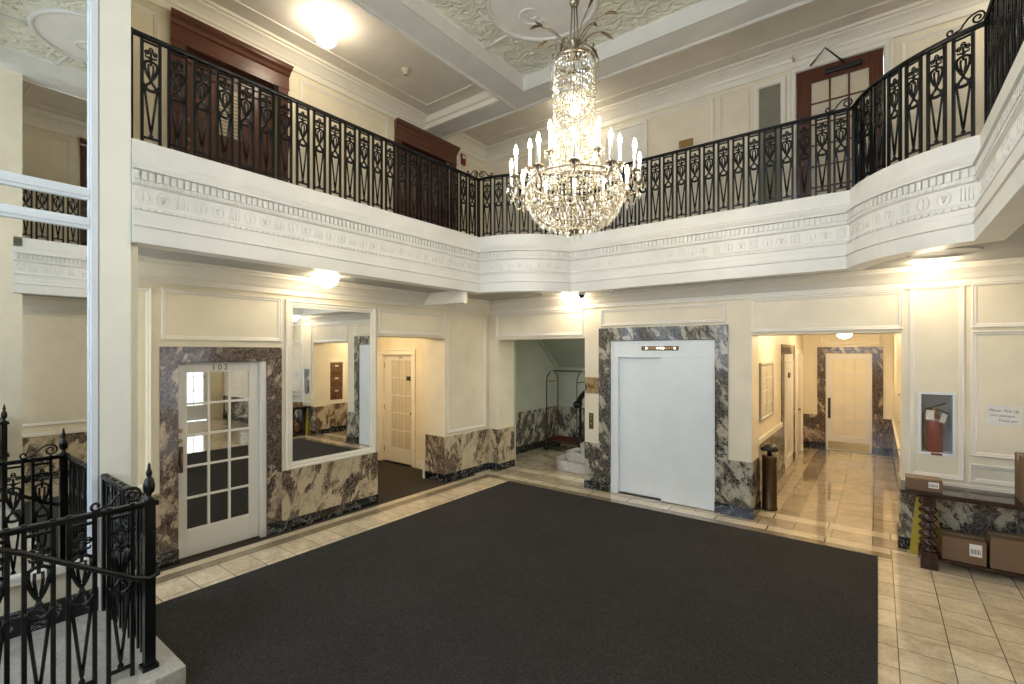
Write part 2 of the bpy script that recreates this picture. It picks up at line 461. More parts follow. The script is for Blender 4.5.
# marble surround of the numbered door
sr = MB(TLw).mat(MARBD)
sr.box(1.77, 1.93, 0, .02, .15, 2.28).box(2.86, 3.04, 0, .02, .15, 2.28).box(1.93, 2.86, 0, .02, 2.12, 2.28)
sr.box(1.93, 1.94, -.1, 0, .15, 2.12).box(1.93, 2.86, -.1, 0, 2.11, 2.12)
sr.mat(BLACKM).box(1.765, 1.935, 0, .03, 0, .15).box(2.86, 3.045, 0, .03, 0, .15)
sr.build('door_surround', None, WL, .002)
# reveal faces of the hall opening (marble dado returns)
MB().box(LX - .47, LX + .016, 5.864, 5.88, .13, DZ).build('marble_dado', MARB, WL, .003)
MB().box(LX - .47, LX + .028, 5.852, 5.88, 0, .13).build('black_marble_base', BLACKM, WL)
MB().box(LX - .50, LX - .47, 5.83, 5.88, 0, .42).build('corner_guard', WHITE, WL)

# back wall
WB = MB(TBw)
for a0, a1, z0, z1 in ((-5.89, -5.66, 0, SOF), (-5.66, -3.84, 2.45, SOF), (-3.84, -3.39, 0, SOF), (-3.39, -1.80, 2.40, SOF), (-1.80, -1.34, 0, SOF), (-1.34, .21, 2.45, SOF), (.21, .38, 0, SOF), (.38, .65, 0, 1.11), (.38, .65, 1.76, SOF), (.65, 5.5, 0, SOF)):
    WB.box(a0, a1, -.48, 0, z0, z1)
WB.box(.36, .67, -.5, -.18, 1.05, 1.8)
WB = WB.build('wall_back', CREAM); structure(WB, 'cream panelled back wall of the lobby with marble dado and elevator', 'wall')
mold(WB, TBw, -5.72, -3.87, 2.50, 2.92)
mold(WB, TBw, -3.55, -1.66, 2.63, 2.90)
mold(WB, TBw, -1.35, .23, 2.48, 2.93)
mold(WB, TBw, .28, .74, .84, 2.96)
mold(WB, TBw, .79, 2.10, 2.48, 2.97)
mold(WB, TBw, .79, 2.10, 1.12, 2.45)
mold(WB, TBw, .78, 2.10, .84, 1.04)
mold(WB, TBw, 2.2, 3.6, 1.12, 2.95); mold(WB, TBw, 3.7, 5.2, 1.12, 2.95)
MB(TBw).box(.24, 5.5, 0, .03, .77, .81).build('chair_rail', WHITE, WB, .006)
dado(WB, TBw, -5.87, -5.66); plinth(WB, TBw, -5.862, -5.66)
dado(WB, TBw, -3.84, -3.58, z1=.75, m=MARBG); plinth(WB, TBw, -3.84, -3.58)
dado(WB, TBw, -1.63, -1.34, z1=.75, m=MARBG); plinth(WB, TBw, -1.63, -1.34)
dado(WB, TBw, .21, 5.5, m=MARBG); plinth(WB, TBw, .21, 5.5)
cornice(WB, TBw, -5.89, 5.5)
# call plate marble
MB(TBw).box(-3.83, -3.585, 0, .012, 1.55, 1.81).build('amber_marble_plaque', MARBB, WB)
# reveals
MB().box(-5.676, -5.66 + .016, BY - .016, BY + .48, .13, DZ).build('marble_dado', MARB, WB, .003)
MB().box(-5.66, -5.632, BY - .028, BY + .48, 0, .13).build('black_marble_base', BLACKM, WB)
MB().box(-1.34, -1.324, BY, BY + .48, .13, .75).build('marble_dado', MARBG, WB, .003)
MB().box(-1.34, -1.312, BY - .028, BY + .48, 0, .13).build('black_marble_base', BLACKM, WB)
MB().box(.194, .21, BY, BY + .48, .13, .75).build('marble_dado', MARB, WB, .003)
MB().box(.182, .21, BY - .028, BY + .48, 0, .13).build('black_marble_base', BLACKM, WB)
sr = MB(TBw).mat(MARBG)
sr.box(-3.58, -3.39, 0, .02, .15, 2.60).box(-1.80, -1.63, 0, .02, .15, 2.60).box(-3.39, -1.80, 0, .02, 2.40, 2.60)
sr.box(-3.39, -3.382, -.14, 0, .15, 2.4).box(-1.808, -1.80, -.14, 0, .15, 2.4)
sr.mat(BLACKM).box(-3.585, -3.385, 0, .03, 0, .15).box(-1.805, -1.625, 0, .03, 0, .15)
sr.build('elevator_surround', None, WB, .002)

# ------------------------------------------------------------------ right side (seen only in the mirrors)
WR = MB()
WR.box(1.5, 1.9, -3.2, 3.6, 0, SOF)
WR.box(1.9, 5.7, 3.2, 3.6, 0, SOF)
WR.box(5.5, 5.7, 3.6, 7.05, 2.5, SOF).box(5.5, 5.7, 3.6, 4.4, 0, 2.5).box(5.5, 5.7, 6.6, 7.05, 0, 2.5)
WR.box(1.9, 5.9, 3.2, 7.5, SOF, SOF + .2)
WR = WR.build('wall_right', CREAM); structure(WR, 'cream right wall with marble dado and recessed street entrance', 'wall')
TRw = TR(1.5)
dado(WR, TRw, -3.2, 3.6, m=MARB); plinth(WR, TRw, -3.2, 3.6)
MB(TRw).box(-3.2, 3.6, 0, .03, .77, .83).build('chair_rail', WHITE, WR, .006)
mold(WR, TRw, -2.9, -.9, .95, 2.9); mold(WR, TRw, -.7, 1.2, .95, 2.9); mold(WR, TRw, 1.45, 3.3, .95, 2.9)
cornice(WR, TRw, -3.2, 3.6)

def lite_door(name, T, a0, a1, z1, cols, rows, gl, frame_m, pane_m, label, stile=None, parent=None, rail=.10, inset=-.06, thick=.045, z0=.01):
    """french door; gl = glass rect (a0,a1,z0,z1)"""
    d = parent or empty(name, T((a0 + a1) / 2, 0, 0))
    Ti = lambda a, o, z: tuple(Vector(T(a, o, z)) - (Vector(d.location) if not parent else Vector((0, 0, 0))))
    ga0, ga1, gz0, gz1 = gl
    f = MB(Ti)
    f.box(a0, ga0, inset - thick, inset, z0, z1).box(ga1, a1, inset - thick, inset, z0, z1)
    f.box(ga0, ga1, inset - thick, inset, z0, gz0).box(ga0, ga1, inset - thick, inset, gz1, z1)
    mw = .012
    for k in range(1, cols):
        x = ga0 + (ga1 - ga0) * k / cols; f.box(x - mw, x + mw, inset - .03, inset - .004, gz0, gz1)
    for k in range(1, rows):
        z = gz0 + (gz1 - gz0) * k / rows; f.box(ga0, ga1, inset - .03, inset - .005, z - mw, z + mw)
    f.build('door_leaf', frame_m, d, .003)
    MB(Ti).box(ga0 - .01, ga1 + .01, inset - .024, inset - .018, gz0 - .01, gz1 + .01).build('glass', pane_m, d)
    if label: structure(d, label, 'door')
    return d, Ti
# door 102
D1, T1 = lite_door('door_1', TLw, 1.935, 2.80, 2.10, 3, 5, (2.04, 2.69, .30, 2.0), DOORW, PANE, 'white french door numbered 102 with fifteen mirrored panes in marble surround')
MB(T1).box(2.80, 2.86, -.1, .0, 0, 2.115).box(1.93, 2.86, -.1, -.055, 2.10, 2.118).build('door_jamb', DOORW, D1, .003)
MB(T1).box(1.93, 2.86, -.12, -.10, 0, 2.12).build('door_backing', BLACKP, D1)
text('door_number', '102', .085, lambda a, o, z: T1(2.365 + a, -.058 + o, 2.05 + z), BRONZE, D1, .003, spacing=1.5)
MB(T1).box(1.945, 2.0, -.06, -.05, .93, 1.21).build('handle_plate', BRONZE, D1, .003)
hp = MB(T1); hp.tube([(1.975, -.05, 1.00), (1.975, -.015, 1.02), (1.975, -.01, 1.07), (1.975, -.015, 1.13), (1.975, -.05, 1.15)], .009, 10)
hp.build('door_pull', BRASS, D1)
for z in (1.27, 1.38):
    h = MB(T1); h.tube([(1.975, -.06, z), (1.975, -.045, z), (1.975, -.04, z)], [.022, .022, .014], 14); h.build('deadbolt', BRASS, D1)
lite_vent = None

# wall mirror on left wall
wm = empty('wall_mirror', (LX, 3.75, 1.8)); tm = lambda a, o, z: (o, a - 3.75, z - 1.8)
MB(tm).ring(3.09, 4.44, .75, 2.88, [(0, 0), (0, .03), (.02, .035), (.035, .022), (.06, .022), (.075, .012), (.09, .012), (.09, 0)]).build('mirror_frame', WHITE, wm)
MB(tm).box(3.17, 4.36, .0, .008, .83, 2.80).build('mirror_glass', MIRROR, wm)
tag(wm, 'tall white framed mirror on left wall above marble dado, beside the numbered french door', 'mirror')

# ------------------------------------------------------------------ elevator
EL = empty('elevator', (-2.6, BY, 0)); te = lambda a, o, z: (a + 2.6, -o, z)
e = MB(te); e.box(-3.382, -3.26, -.10, -.01, 0, 2.395).box(-3.26, -1.808, -.10, -.01, 2.14, 2.395)
e.build('elevator_frame', COOLW, EL, .004)
MB(te).box(-3.26, -2.56, -.13, -.075, .02, 2.15).build('elevator_door', COOLW, EL, .003)
MB(te).box(-2.57, -1.808, -.06, -.004, .01, 2.14).build('elevator_door', COOLW, EL, .003)
MB(te).box(-3.26, -1.808, -.13, -.05, 0, .015).build('door_sill', BLACKP, EL)
MB(te).box(-3.39, -1.8, -.16, -.13, 0, 2.4).build('shaft_backing', BLACKP, EL)
MB(te).box(-2.87, -2.31, -.012, .002, 2.245, 2.31).build('indicator_plate', BRONZE, EL, .002)
for k in range(11):
    x = -2.80 + k * .043
    MB(te).box(x, x + .018, 0, .005, 2.27, 2.29).build('indicator_light', IND if k in (0, 4, 5, 6, 10) else BRASS, EL)
text('indicator_caption', 'G 1 2 3 4 5 6 7', .022, lambda a, o, z: te(-2.59 + a, .003 + o, 2.30 + z), BRASS, EL, .001)
tag(EL, 'white two leaf elevator door with bronze floor indicator set in grey marble surround', 'elevator')
cb = empty('elevator_call_plate', (-3.72, BY, 1.10)); tc = lambda a, o, z: (a, -o, z)
MB(tc).box(-.04, .04, 0, .008, -.13, .13).build('plate', BRONZE, cb, .002)
for z in (.04, -.04):
    b = MB(tc); b.tube([(0, .006, z), (0, .014, z)], .013, 12); b.build('button', BRASS, cb)
MB(tc).box(-.012, .012, .006, .010, .08, .1).build('key_switch', BRASS, cb)
tag(cb, 'bronze elevator call button plate on white pilaster left of the elevator', 'call button')

# ------------------------------------------------------------------ hall on the left
HL = MB()
HL.box(-8.9, -8.7, 3.7, 6.5, 0, 2.75).box(-8.7, LX - .47, 3.7, 4.0, 0, 2.75)
HL.box(-8.9, -8.09, 6.27, 6.6, 0, 2.75).box(-7.17, -6.36, 6.27, 6.6, 0, 2.75).box(-8.09, -7.17, 6.27, 6.6, 2.17, 2.75).box(-8.09, -7.17, 6.5, 6.6, 0, 2.17)
HL.box(-6.38, -6.36, 5.88, 6.27, 0, 2.75)
HL = HL.build('wall_hall', CREAM); structure(HL, 'cream walls of the side hall beyond the left opening', 'wall')
MB(TB(6.27)).box(-7.05, -6.38, 0, .02, 0, .14).build('baseboard', WHITE, HL, .004)
MB().box(-8.7, LX - .3, 3.9, 6.4, 2.7, 2.8).build('ceiling_hall', CEIL); structure(bpy.data.objects['ceiling_hall'], 'flat ceiling of the side hall', 'ceiling')
TH = TB(6.27)
D2, T2 = lite_door('door_2', TH, -8.08, -7.18, 2.16, 3, 5, (-7.86, -7.27, .30, 2.05), DOORW, CREAMG, 'cream french door with fifteen panes at the far side of the carpeted hall')
MB(T2).ring(-8.20, -7.06, -.12, 2.28, [(0, 0), (0, .03), (.03, .03), (.04, .02), (.1, .02), (.12, .01), (.12, -.1)]).build('door_casing', WHITE, D2)
text('door_number', '101', .07, lambda a, o, z: T2(-7.565 + a, -.058 + o, 2.105 + z), BRONZE, D2, .003, spacing=1.4)
MB(T2).box(-7.25, -7.20, -.06, -.052, 1.16, 1.42).build('handle_plate', BRONZE, D2, .002)
kb = MB(T2); kb.tube([(-7.225, -.055, 1.02), (-7.225, -.02, 1.02), (-7.225, -.0, 1.02), (-7.225, .01, 1.02)], [.008, .01, .024, .012], 12); kb.build('door_knob', BRASS, D2)
MB(T2).box(-7.40, -7.30, -.075, -.055, 1.66, 1.74).build('peephole_plate', BLACKP, D2)
for z in (.25, 1.1, 1.95): MB(T2).box(-8.10, -8.07, -.06, -.045, z - .05, z + .05).build('hinge', BRASS, D2)

# ------------------------------------------------------------------ stair alcove
SA = MB()
SA.box(-6.5, -6.27, 7.53, 10.1, 0, 3.2).box(-6.5, -2.6, 10.1, 10.3, 0, 3.2)
SA.box(-6.27, -5.66, 7.53, 7.60, 0, 3.2)
SA.box(-2.8, -2.6, 7.53, 10.1, 0, 3.2)
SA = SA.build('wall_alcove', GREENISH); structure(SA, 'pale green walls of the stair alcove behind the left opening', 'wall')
TAL, TAB = TL(-6.27), TB(10.1)
dado(SA, TAL, 7.6, 10.1, .15, .90, MARBG); dado(SA, TAB, -6.27, -2.8, .15, .90, MARBG)
plinth(SA, TAL, 7.6, 10.1, .15); plinth(SA, TAB, -6.27, -2.8, .15)
MB(TAL).box(7.6, 10.1, 0, .03, .90, .97).build('chair_rail', GREENISH, SA, .008)
MB(TAB).box(-6.27, -2.8, 0, .03, .90, .97).build('chair_rail', GREENISH, SA, .008)
al = MB(); q = [(7.5, 3.1), (8.6, 3.1), (10.1, 1.85), (10.1, 1.95), (8.6, 3.2), (7.5, 3.2)]
al.loops([[(x, y, z) for y, z in q] for x in (-6.27, -2.8)], smooth=False)
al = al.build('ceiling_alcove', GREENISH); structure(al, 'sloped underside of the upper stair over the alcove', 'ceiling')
MB().loops([[(x, y, z) for y, z in [(8.6, 3.02), (10.1, 1.76), (10.1, 1.85), (8.6, 3.12)]] for x in (-6.27, -6.22)], smooth=False).build('edge_molding', GREENISH, al)
MB(TAB).box(-6.27, -2.8, 0, .04, 1.76, 1.84).build('edge_molding', GREENISH, al)
# stair: rounded marble steps going up to the right
ss = empty('marble_staircase', (-4.6, 8.7, 0))
for k in range(6):
    xl = -5.02 + k * .30 + (.0 if k else 0); h = .175
    y0, y1 = 7.85 + (0 if k else -.12), 9.55
    r = min(.45 if k == 0 else .12, .5)
    pts = []
    for j in range(9):
        a = PI + (PI / 2) * j / 8; pts.append((xl + r + r * math.cos(a), y0 + r + r * math.sin(a)))
    pts.append((-2.85, y0)); pts.append((-2.85, y1)); pts.append((xl, y1))
    mb = MB(); mb.loops([[(x + 4.6, y - 8.7, z) for x, y in pts] for z in (k * h, k * h + h)], smooth=False)
    mb.build('step', STONE, ss, .012)
tag(ss, 'pale marble staircase with rounded bottom steps inside the alcove', 'staircase')
# alcove newel and handrail
an = empty('alcove_stair_rail', (-4.48, 8.05, .42))
m_ = MB(); m_.lathe([(.05, 0), (.05, .05), (.03, .08), (.028, .3), (.045, .36), (.03, .42), (.026, .75), (.04, .82), (.03, .9), (.03, .95)], n=14); m_.build('newel_post', IRON, an)
m_ = MB(); m_.sphere((-.07, 0, .80), .075, 14, 9); m_.build('volute_knob', IRON, an)
m_ = MB(); m_.tube([(-.05, 0, .83), (.03, 0, .97), (.2, 0, 1.13), (.6, 0, 1.35), (1.4, 0, 1.85)], .05, 10); m_.build('handrail', IRON, an)
for k in range(1, 4):
    m_ = MB(); m_.tube([(.3 * k - .02, 0, .175 * k - .02), (.3 * k - .02, 0, .175 * k + .93)], .014, 8); m_.build('baluster', IRON, an)
m_ = MB(); m_.tube([(-.02, 0, .03), (-.1, 0, .08), (-.13, 0, .22), (-.08, 0, .3), (-.03, 0, .22), (-.06, 0, .16)], .012, 8); m_.build('scroll', IRON, an)
tag(an, 'black iron newel post and handrail on the marble steps in alcove', 'stair rail')
# luggage cart
lc = empty('luggage_cart', (-5.6, 9.45, 0)); L2, W2 = .42, .27
MB().box(-L2, L2, -W2, W2, .20, .245).build('deck', BRONZE, lc, .01)
MB().box(-L2 + .02, L2 - .02, -W2 + .02, W2 - .02, .245, .258).build('deck_carpet', BURG, lc)
for sx in (-1, 1):
    for sy in (-1, 1):
        x, y = sx * (L2 - .03), sy * (W2 - .03)
        m_ = MB(); m_.tube([(x, y, .24), (x, y, 1.0), (x, y, 1.58), (x, y * .9, 1.66), (x, y * .35, 1.78)], .014, 8); m_.build('post', BRONZE, lc)
        m_ = MB(); m_.tube([(x, y - .02, .075), (x, y + .02, .075)], .075, 16); wv = m_.build('wheel', BLACKP, lc)
        m_ = MB(); m_.tube([(x, y - .024, .08), (x, y + .024, .08)], .02, 10); m_.build('hub', CHMETAL, wv)
        MB().box(x - .015, x + .015, y - .03, y + .03, .14, .2).build('caster_fork', CHMETAL, lc)
    x = sx * (L2 - .03)
    for z in (.95, 1.55):
        m_ = MB(); m_.tube([(x, -W2 + .03, z), (x, W2 - .03, z)], .010, 8); m_.build('cross_bar', BRONZE, lc)
    for y in (-.08, .08):
        m_ = MB(); m_.tube([(x, y, .25), (x, y, .95)], .008, 8); m_.build('end_bar', BRONZE, lc)
m_ = MB(); m_.tube([(-L2 + .03, 0, 1.79), (L2 - .03, 0, 1.79)], .015, 8); m_.build('hanger_bar', BRONZE, lc)
tag(lc, 'brass birdcage luggage cart with burgundy deck standing in the stair alcove', 'luggage cart')

# ------------------------------------------------------------------ corridor on the right
CW = MB()
CW.box(-1.7, -1.39, 7.53, 13.1, 0, 2.65).box(.26, .4, 7.53, 13.1, 0, 2.65).box(-1.7, .5, 13.1, 13.3, 0, 2.65)
CW = CW.build('wall_corridor', CREAM); structure(CW, 'cream walls of the corridor beyond the right opening', 'wall')
MB().box(-1.5, .4, 7.53, 13.2, 2.62, 2.7).build('ceiling_corridor', CEIL); structure(bpy.data.objects['ceiling_corridor'], 'flat ceiling of the lit corridor', 'ceiling')
TCL, TCE, TCR = TL(-1.39), TB(13.1), TR(.26)
dado(CW, TCL, 7.53, 9.85, .15, .88, MARBG); plinth(CW, TCL, 7.53, 9.85, .15)
MB(TCL).box(7.53, 9.85, 0, .03, .88, .96).build('chair_rail', WHITE, CW, .008)
dado(CW, TCE, -1.39, -1.11, .15, .78, MARBD); dado(CW, TCE, .09, .26, .15, .78, MARBD); plinth(CW, TCE, -1.39, -1.11, .15); plinth(CW, TCE, .09, .26, .15)
dado(CW, TCR, 7.53, 13.1, .15, .78, MARB); plinth(CW, TCR, 7.53, 13.1, .15)
MB(TCR).box(7.53, 13.1, 0, .03, .78, .84).build('chair_rail', WHITE, CW, .008)
sr = MB(TCE).mat(MARBD).box(-1.11, -.95, 0, .02, .15, 2.33).box(-.10, .09, 0, .02, .15, 2.33).box(-.95, -.1, 0, .02, 2.19, 2.33)
sr.mat(BLACKM).box(-1.115, -.945, 0, .03, 0, .15).box(-.105, .095, 0, .03, 0, .15); sr.build('door_surround', None, CW)
mold(CW, TCE, -1.05, .05, 2.38, 2.6)
sr = MB(TCL).mat(MARBD).box(9.85, 10.12, 0, .02, .15, 2.36).box(11.28, 11.54, 0, .02, .15, 2.36).box(10.12, 11.28, 0, .02, 2.18, 2.36)
sr.mat(BLACKM).box(9.84, 10.13, 0, .03, 0, .15).box(11.27, 11.55, 0, .03, 0, .15); sr.build('door_surround', None, CW)
D3, T3 = lite_door('door_3', TCE, -.945, -.105, 2.18, 3, 5, (-.81, -.21, .34, 2.06), DOORW, CREAMG, 'cream french door with fifteen curtained panes at the corridor end', inset=.012)
MB(T3).box(-.90, -.15, .01, .016, .03, .20).build('kick_plate', BRASS, D3)
m_ = MB(T3); m_.tube([(-.88, .012, .78), (-.88, .05, .80), (-.88, .055, .95), (-.88, .05, 1.10), (-.88, .012, 1.12)], .014, 8); m_.build('door_pull', BLACKP, D3)
MB(T3).box(-.905, -.855, .01, .02, .72, 1.18).build('handle_plate', BLACKP, D3)
D4 = empty('door_4', (-1.39, 10.7, 0)); t4 = lambda a, o, z: (o, a - 10.7, z)
MB(t4).box(10.12, 11.28, -.02, .012, .01, 2.18).build('door_leaf', DOORW, D4, .003)
MB(t4).ring(10.24, 11.16, .2, 2.05, [(i, o + .012) for i, o in MOLD]).build('panel_molding', DOORW, D4)
MB(t4).box(10.62, 10.80, .012, .03, 1.72, 1.82).build('peephole_plate', BLACKP, D4)
structure(D4, 'cream door in dark marble surround on the left side of the corridor', 'door')
D5 = empty('door_5', (-1.39, 12.18, 0)); t5 = lambda a, o, z: (o, a - 12.18, z)
MB(t5).box(11.80, 12.58, -.02, .012, .01, 2.16).build('door_leaf', DOORW, D5, .003)
MB(t5).ring(11.69, 12.69, -.12, 2.27, [(0, 0), (0, .04), (.1, .04), (.11, .02), (.11, 0)]).build('door_casing', WHITE, D5)
m_ = MB(t5); m_.sphere((11.88, .06, 1.0), .03, 10, 6); m_.build('door_knob', BRASS, D5)
structure(D5, 'white door with plain casing at the far left of the corridor', 'door')
# framed display on corridor wall
SHADEL = simple('pale_grey_frame', (.40, .40, .35), .4)
fr = empty('framed_display', (-1.39, 8.38, 1.62)); tf = lambda a, o, z: (o, a - 8.38, z - 1.62)
MB(tf).ring(7.83, 8.92, 1.2, 2.06, [(0, 0), (0, .03), (.03, .035), (.045, .02), (.045, .01)]).build('frame', SHADEL, fr)
MB(tf).box(7.86, 8.89, 0, .012, 1.23, 2.03).build('backing_board', CREAMG, fr)
dl = MB(tf)
for k in range(1, 4): dl.box(7.87, 8.88, .012, .016, 1.23 + .2 * k - .006, 1.23 + .2 * k + .006)
dl.box(8.37, 8.385, .012, .016, 1.24, 2.02); dl.build('divider_bars', SHADEL, fr)
tag(fr, 'grey framed glazed display with divider bars hanging on left corridor wall', 'picture')
# mailbox cabinet, corridor right wall
mc = empty('mail_cabinet', (.26, 7.75, .84)); tm2 = lambda a, o, z: (-o, a - 7.75, z - .84)
MB(tm2).ring(7.5, 8.02, .82, 2.0, [(0, 0), (0, .03), (.06, .03), (.07, .015), (.07, 0)]).build('casing', WHITE, mc)
for k in range(3):
    z0 = .90 + k * .345
    d_ = MB(tm2).box(7.58, 7.94, 0, .03, z0, z0 + .33).build('cabinet_door', CABW, mc, .004)
    m_ = MB(tm2); m_.sphere((7.76, .045, z0 + .10), .014, 8, 6); m_.build('knob', BRASS, d_)
    MB(tm2).box(7.71, 7.81, .03, .034, z0 + .22, z0 + .26).build('label_plate', PAPER, d_)
tag(mc, 'brown wooden mail cabinet with small knobs set in the right corridor wall', 'cabinet')
# ash urn / bin
tb = empty('trash_bin', (-1.225, 7.66, 0))
m_ = MB(); m_.lathe([(.10, 0), (.105, .02), (.095, .04), (.095, .72), (.1, .74), (.1, .76)], n=24); m_.build('body', BRONZE, tb)
m_ = MB(); m_.lathe([(.03, .76), (.03, .82), (.115, .83), (.115, .87), (.07, .91), (.02, .92)], n=24); m_.build('lid', BLACKP, tb)
tag(tb, 'slim brown cylindrical bin with black hooded lid at the corridor entrance', 'bin')

# ------------------------------------------------------------------ fire extinguisher cabinet, note
fc = empty('extinguisher_cabinet', (.515, BY, 1.435)); tfc = lambda a, o, z: (a, -o, z)
MB(tfc).ring(-.155, .155, -.345, .345, [(0, 0), (0, .014), (.022, .014), (.026, .008), (.026, -.17)]).build('cabinet_frame', FRAMEW, fc)
MB(tfc).box(-.135, .135, -.178, -.172, -.325, .325).build('cabinet_back', GREYP, fc)
MB(tfc).box(-.13, .13, 0.0, .003, -.32, .32).build('glass_door', GLASS, fc)
MB(tfc).box(-.05, .045, .008, .016, -.343, -.322).build('red_handle_strip', RED, fc)
tag(fc, 'white framed recessed fire extinguisher cabinet on cream back wall', 'cabinet')
fe = empty('fire_extinguisher', (.50, BY + .09, 1.115))
m_ = MB(); m_.lathe([(.068, 0), (.074, .01), (.074, .33), (.06, .38), (.03, .41), (.022, .43)], n=24); m_.build('cylinder', RED, fe)
k = MB(); k.lathe([(.0748, .345), (.066, .372)], n=24, caps=False); k.build('instruction_label', GREYP, fe)
m_ = MB(); m_.lathe([(.026, .42), (.03, .44), (.022, .49), (.014, .5)], n=14); m_.build('valve', BRASS, fe)
m_ = MB(); m_.tube([(-.06, -.01, .48), (0, -.01, .50), (.10, -.01, .545)], .009, 6); m_.tube([(0, -.01, .475), (.06, -.01, .46), (.115, -.01, .43)], .009, 6); m_.build('lever_handle', BLACKP, fe)
m_ = MB(); m_.tube([(-.01, -.01, .47), (-.07, -.02, .48), (-.095, -.03, .42), (-.10, -.03, .2), (-.09, -.03, .04)], .010, 8); m_.build('hose', BLACKP, fe)
t_ = MB().box(-.075, -.005, -.080, -.078, .36, .465); t_.build('inspection_tag', PAPER, fe)
t_ = MB(lambda x, y, z: (x * .9 + z * .25 - .07, y, z - x * .35)).box(.02, .07, -.078, -.077, .35, .45); t_.build('inspection_tag', TAGP, fe)
tag(fe, 'red fire extinguisher with two paper tags inside the wall cabinet', 'fire extinguisher')
nt_ = empty('paper_note', (1.035, BY, 1.565)); tn = lambda a, o, z: (a * .998 + z * .03, -o, z - a * .03)
MB(tn).box(-.135, .135, .0005, .0025, -.105, .105).build('sheet', PAPER, nt_)
for body, x, z, s_ in (('Please  Pick Up', 0.0, .05, .036), ('your packages', -.01, 0.0, .032), ('Thank you', .03, -.05, .034)):
    text('handwriting', body, s_, (lambda x, z: (lambda a, o, zz: tn(x + a, .003 + o * .3, z + zz)))(x, z), INK, nt_, .001, shear=.25)
tag(nt_, 'white paper note with handwriting taped on the cream wall above table', 'note')

# ------------------------------------------------------------------ side table, boxes, wet floor sign
ta = empty('console_table', (1.45, 6.74, 0)); X0, X1, Y0, Y1 = -1.26, 1.26, -.25, .24
t_ = MB().box(X0, X1, Y0, Y1, .752, .785); t_.build('tabletop', DARKT, ta, .008)
MB().box(X0 + .14, X1 - .14, Y0 + .12, Y1 - .05, .71, .752).build('apron', DARKW, ta, .005)
for sx in (-1, 1):
    for yy in (-.155, .16):
        x = 1.03 * sx if sx > 0 else -1.03
        lg = MB()
        lg.box(x - .07, x + .07, yy - .07, yy + .07, 0, .13).box(x - .058, x + .058, yy - .058, yy + .058, .13, .17)
        lg.box(x - .05, x + .05, yy - .05, yy + .05, .64, .74)
        pr = [(.05, .17), (.068, .19), (.046, .21)]
        for k in range(5):
            zz = .215 + k * .085
            pr += [(.036, zz), (.060, zz + .02), (.070, zz + .042), (.060, zz + .064), (.036, zz + .083)]
        pr += [(.05, .64)]
        lg.lathe(pr, (x, yy, 0), 20)
        lg.build('leg', DARKW, ta)
MB().box(-.95, .95, -.14, .15, .07, .10).build('lower_shelf', DARKW, ta, .004)
tag(ta, 'dark wooden console table with bulbous turned legs against the back wall', 'table')
def carton(name, loc, sx, sy, sz, rz, label, group, flaps=True):
    c = empty(name, loc, rz)
    MB().box(-sx / 2, sx / 2, -sy / 2, sy / 2, 0, sz).build('carton_body', CARD, c, .004)
    MB().box(-sx / 2 - .001, sx / 2 + .001, -.03, .03, sz - .0005, sz + .0015).box(-sx / 2 - .0015, -sx / 2, -.03, .03, sz - .07, sz).build('packing_tape', TAPE, c)
    MB().box(sx * .12, sx * .40, -sy / 2 - .002, -sy / 2, sz * .35, sz * .85).build('shipping_label', PAPER, c)
    lb = MB()
    for k in range(7): lb.box(sx * .15 + k * sx * .033, sx * .165 + k * sx * .033, -sy / 2 - .003, -sy / 2 - .002, sz * .45, sz * .65)
    lb.build('barcode', INK, c)
    MB().box(-sx / 2, sx / 2, -sy / 2 - .0015, sy / 2 + .0015, sz * .98 - .004, sz * .98).build('flap_seam', CARDD, c)
    tag(c, label, 'box', group); return c
carton('cardboard_box', (.38, 6.66, .786), .29, .22, .12, .0, 'flat brown cardboard box with white label on left end of console table', 'cardboard boxes around the console table')
carton('cardboard_box', (1.26, 6.74, .786), .34, .30, .44, .0, 'cardboard box standing on the table at the right edge of view', 'cardboard boxes around the console table')
carton('cardboard_box', (.69, 6.755, .102), .33, .27, .24, .0, 'brown cardboard box on the low shelf under the table, next to the turned leg', 'cardboard boxes around the console table')
carton('cardboard_box', (1.10, 6.755, .102), .44, .27, .31, .0, 'larger brown cardboard box on the low shelf under the table, right of the other', 'cardboard boxes around the console table')
wf = empty('wet_floor_sign', (.42, 6.965, 0))
for s_ in (-1, 1):
    k = MB(lambda x, y, z, s_=s_: (x, y * 1 + s_ * (.045 - z * .06), z))
    k.loops([[(x, y, z) for x, z in ((-.14, 0), (-.09, 0), (-.05, .04), (.05, .04), (.09, 0), (.14, 0), (.085, .62), (-.085, .62))] for y in (-.006, .006)], smooth=False)
    k.build('panel', YEL, wf)
m_ = MB(); m_.tube([(-.05, 0, .61), (-.04, 0, .64), (.04, 0, .64), (.05, 0, .61)], .008, 8); m_.build('carry_handle', YEL, wf)
tag(wf, 'yellow plastic wet floor sign folded behind the console table leg', 'sign')

# ------------------------------------------------------------------ balcony fascia path
def arc(P, Q, sag, n=14):
    P, Q = Vector(P), Vector(Q); d = Q - P; c = d.length; u = d / c; nr = Vector((u.y, -u.x))
    R = (c * c / 4 + sag * sag) / (2 * sag); cen = (P + Q) / 2 + nr * (sag - R)
    th = math.asin(c / 2 / R); out = []
    for k in range(n + 1):
        a = -th + 2 * th * k / n
        out.append(cen + nr * (R * math.cos(a)) + u * (R * math.sin(a)))
    return out
PA = (VX0, 5.72); PBt = (-3.81, VY1); PC = (-.25, VY1); PD = (VX1, 5.50)
secs = [[Vector((VX0, 1.30)), Vector(PA)], arc(PA, PBt, .19), [Vector(PBt), Vector(PC)], arc(PC, PD, .16), [Vector(PD), Vector((VX1, 1.30))]]
full = []; idx = []
for s_ in secs:
    st = len(full) - 1 if full else 0
    full += s_ if not full else s_[1:]
    idx.append((st, len(full) - 1))
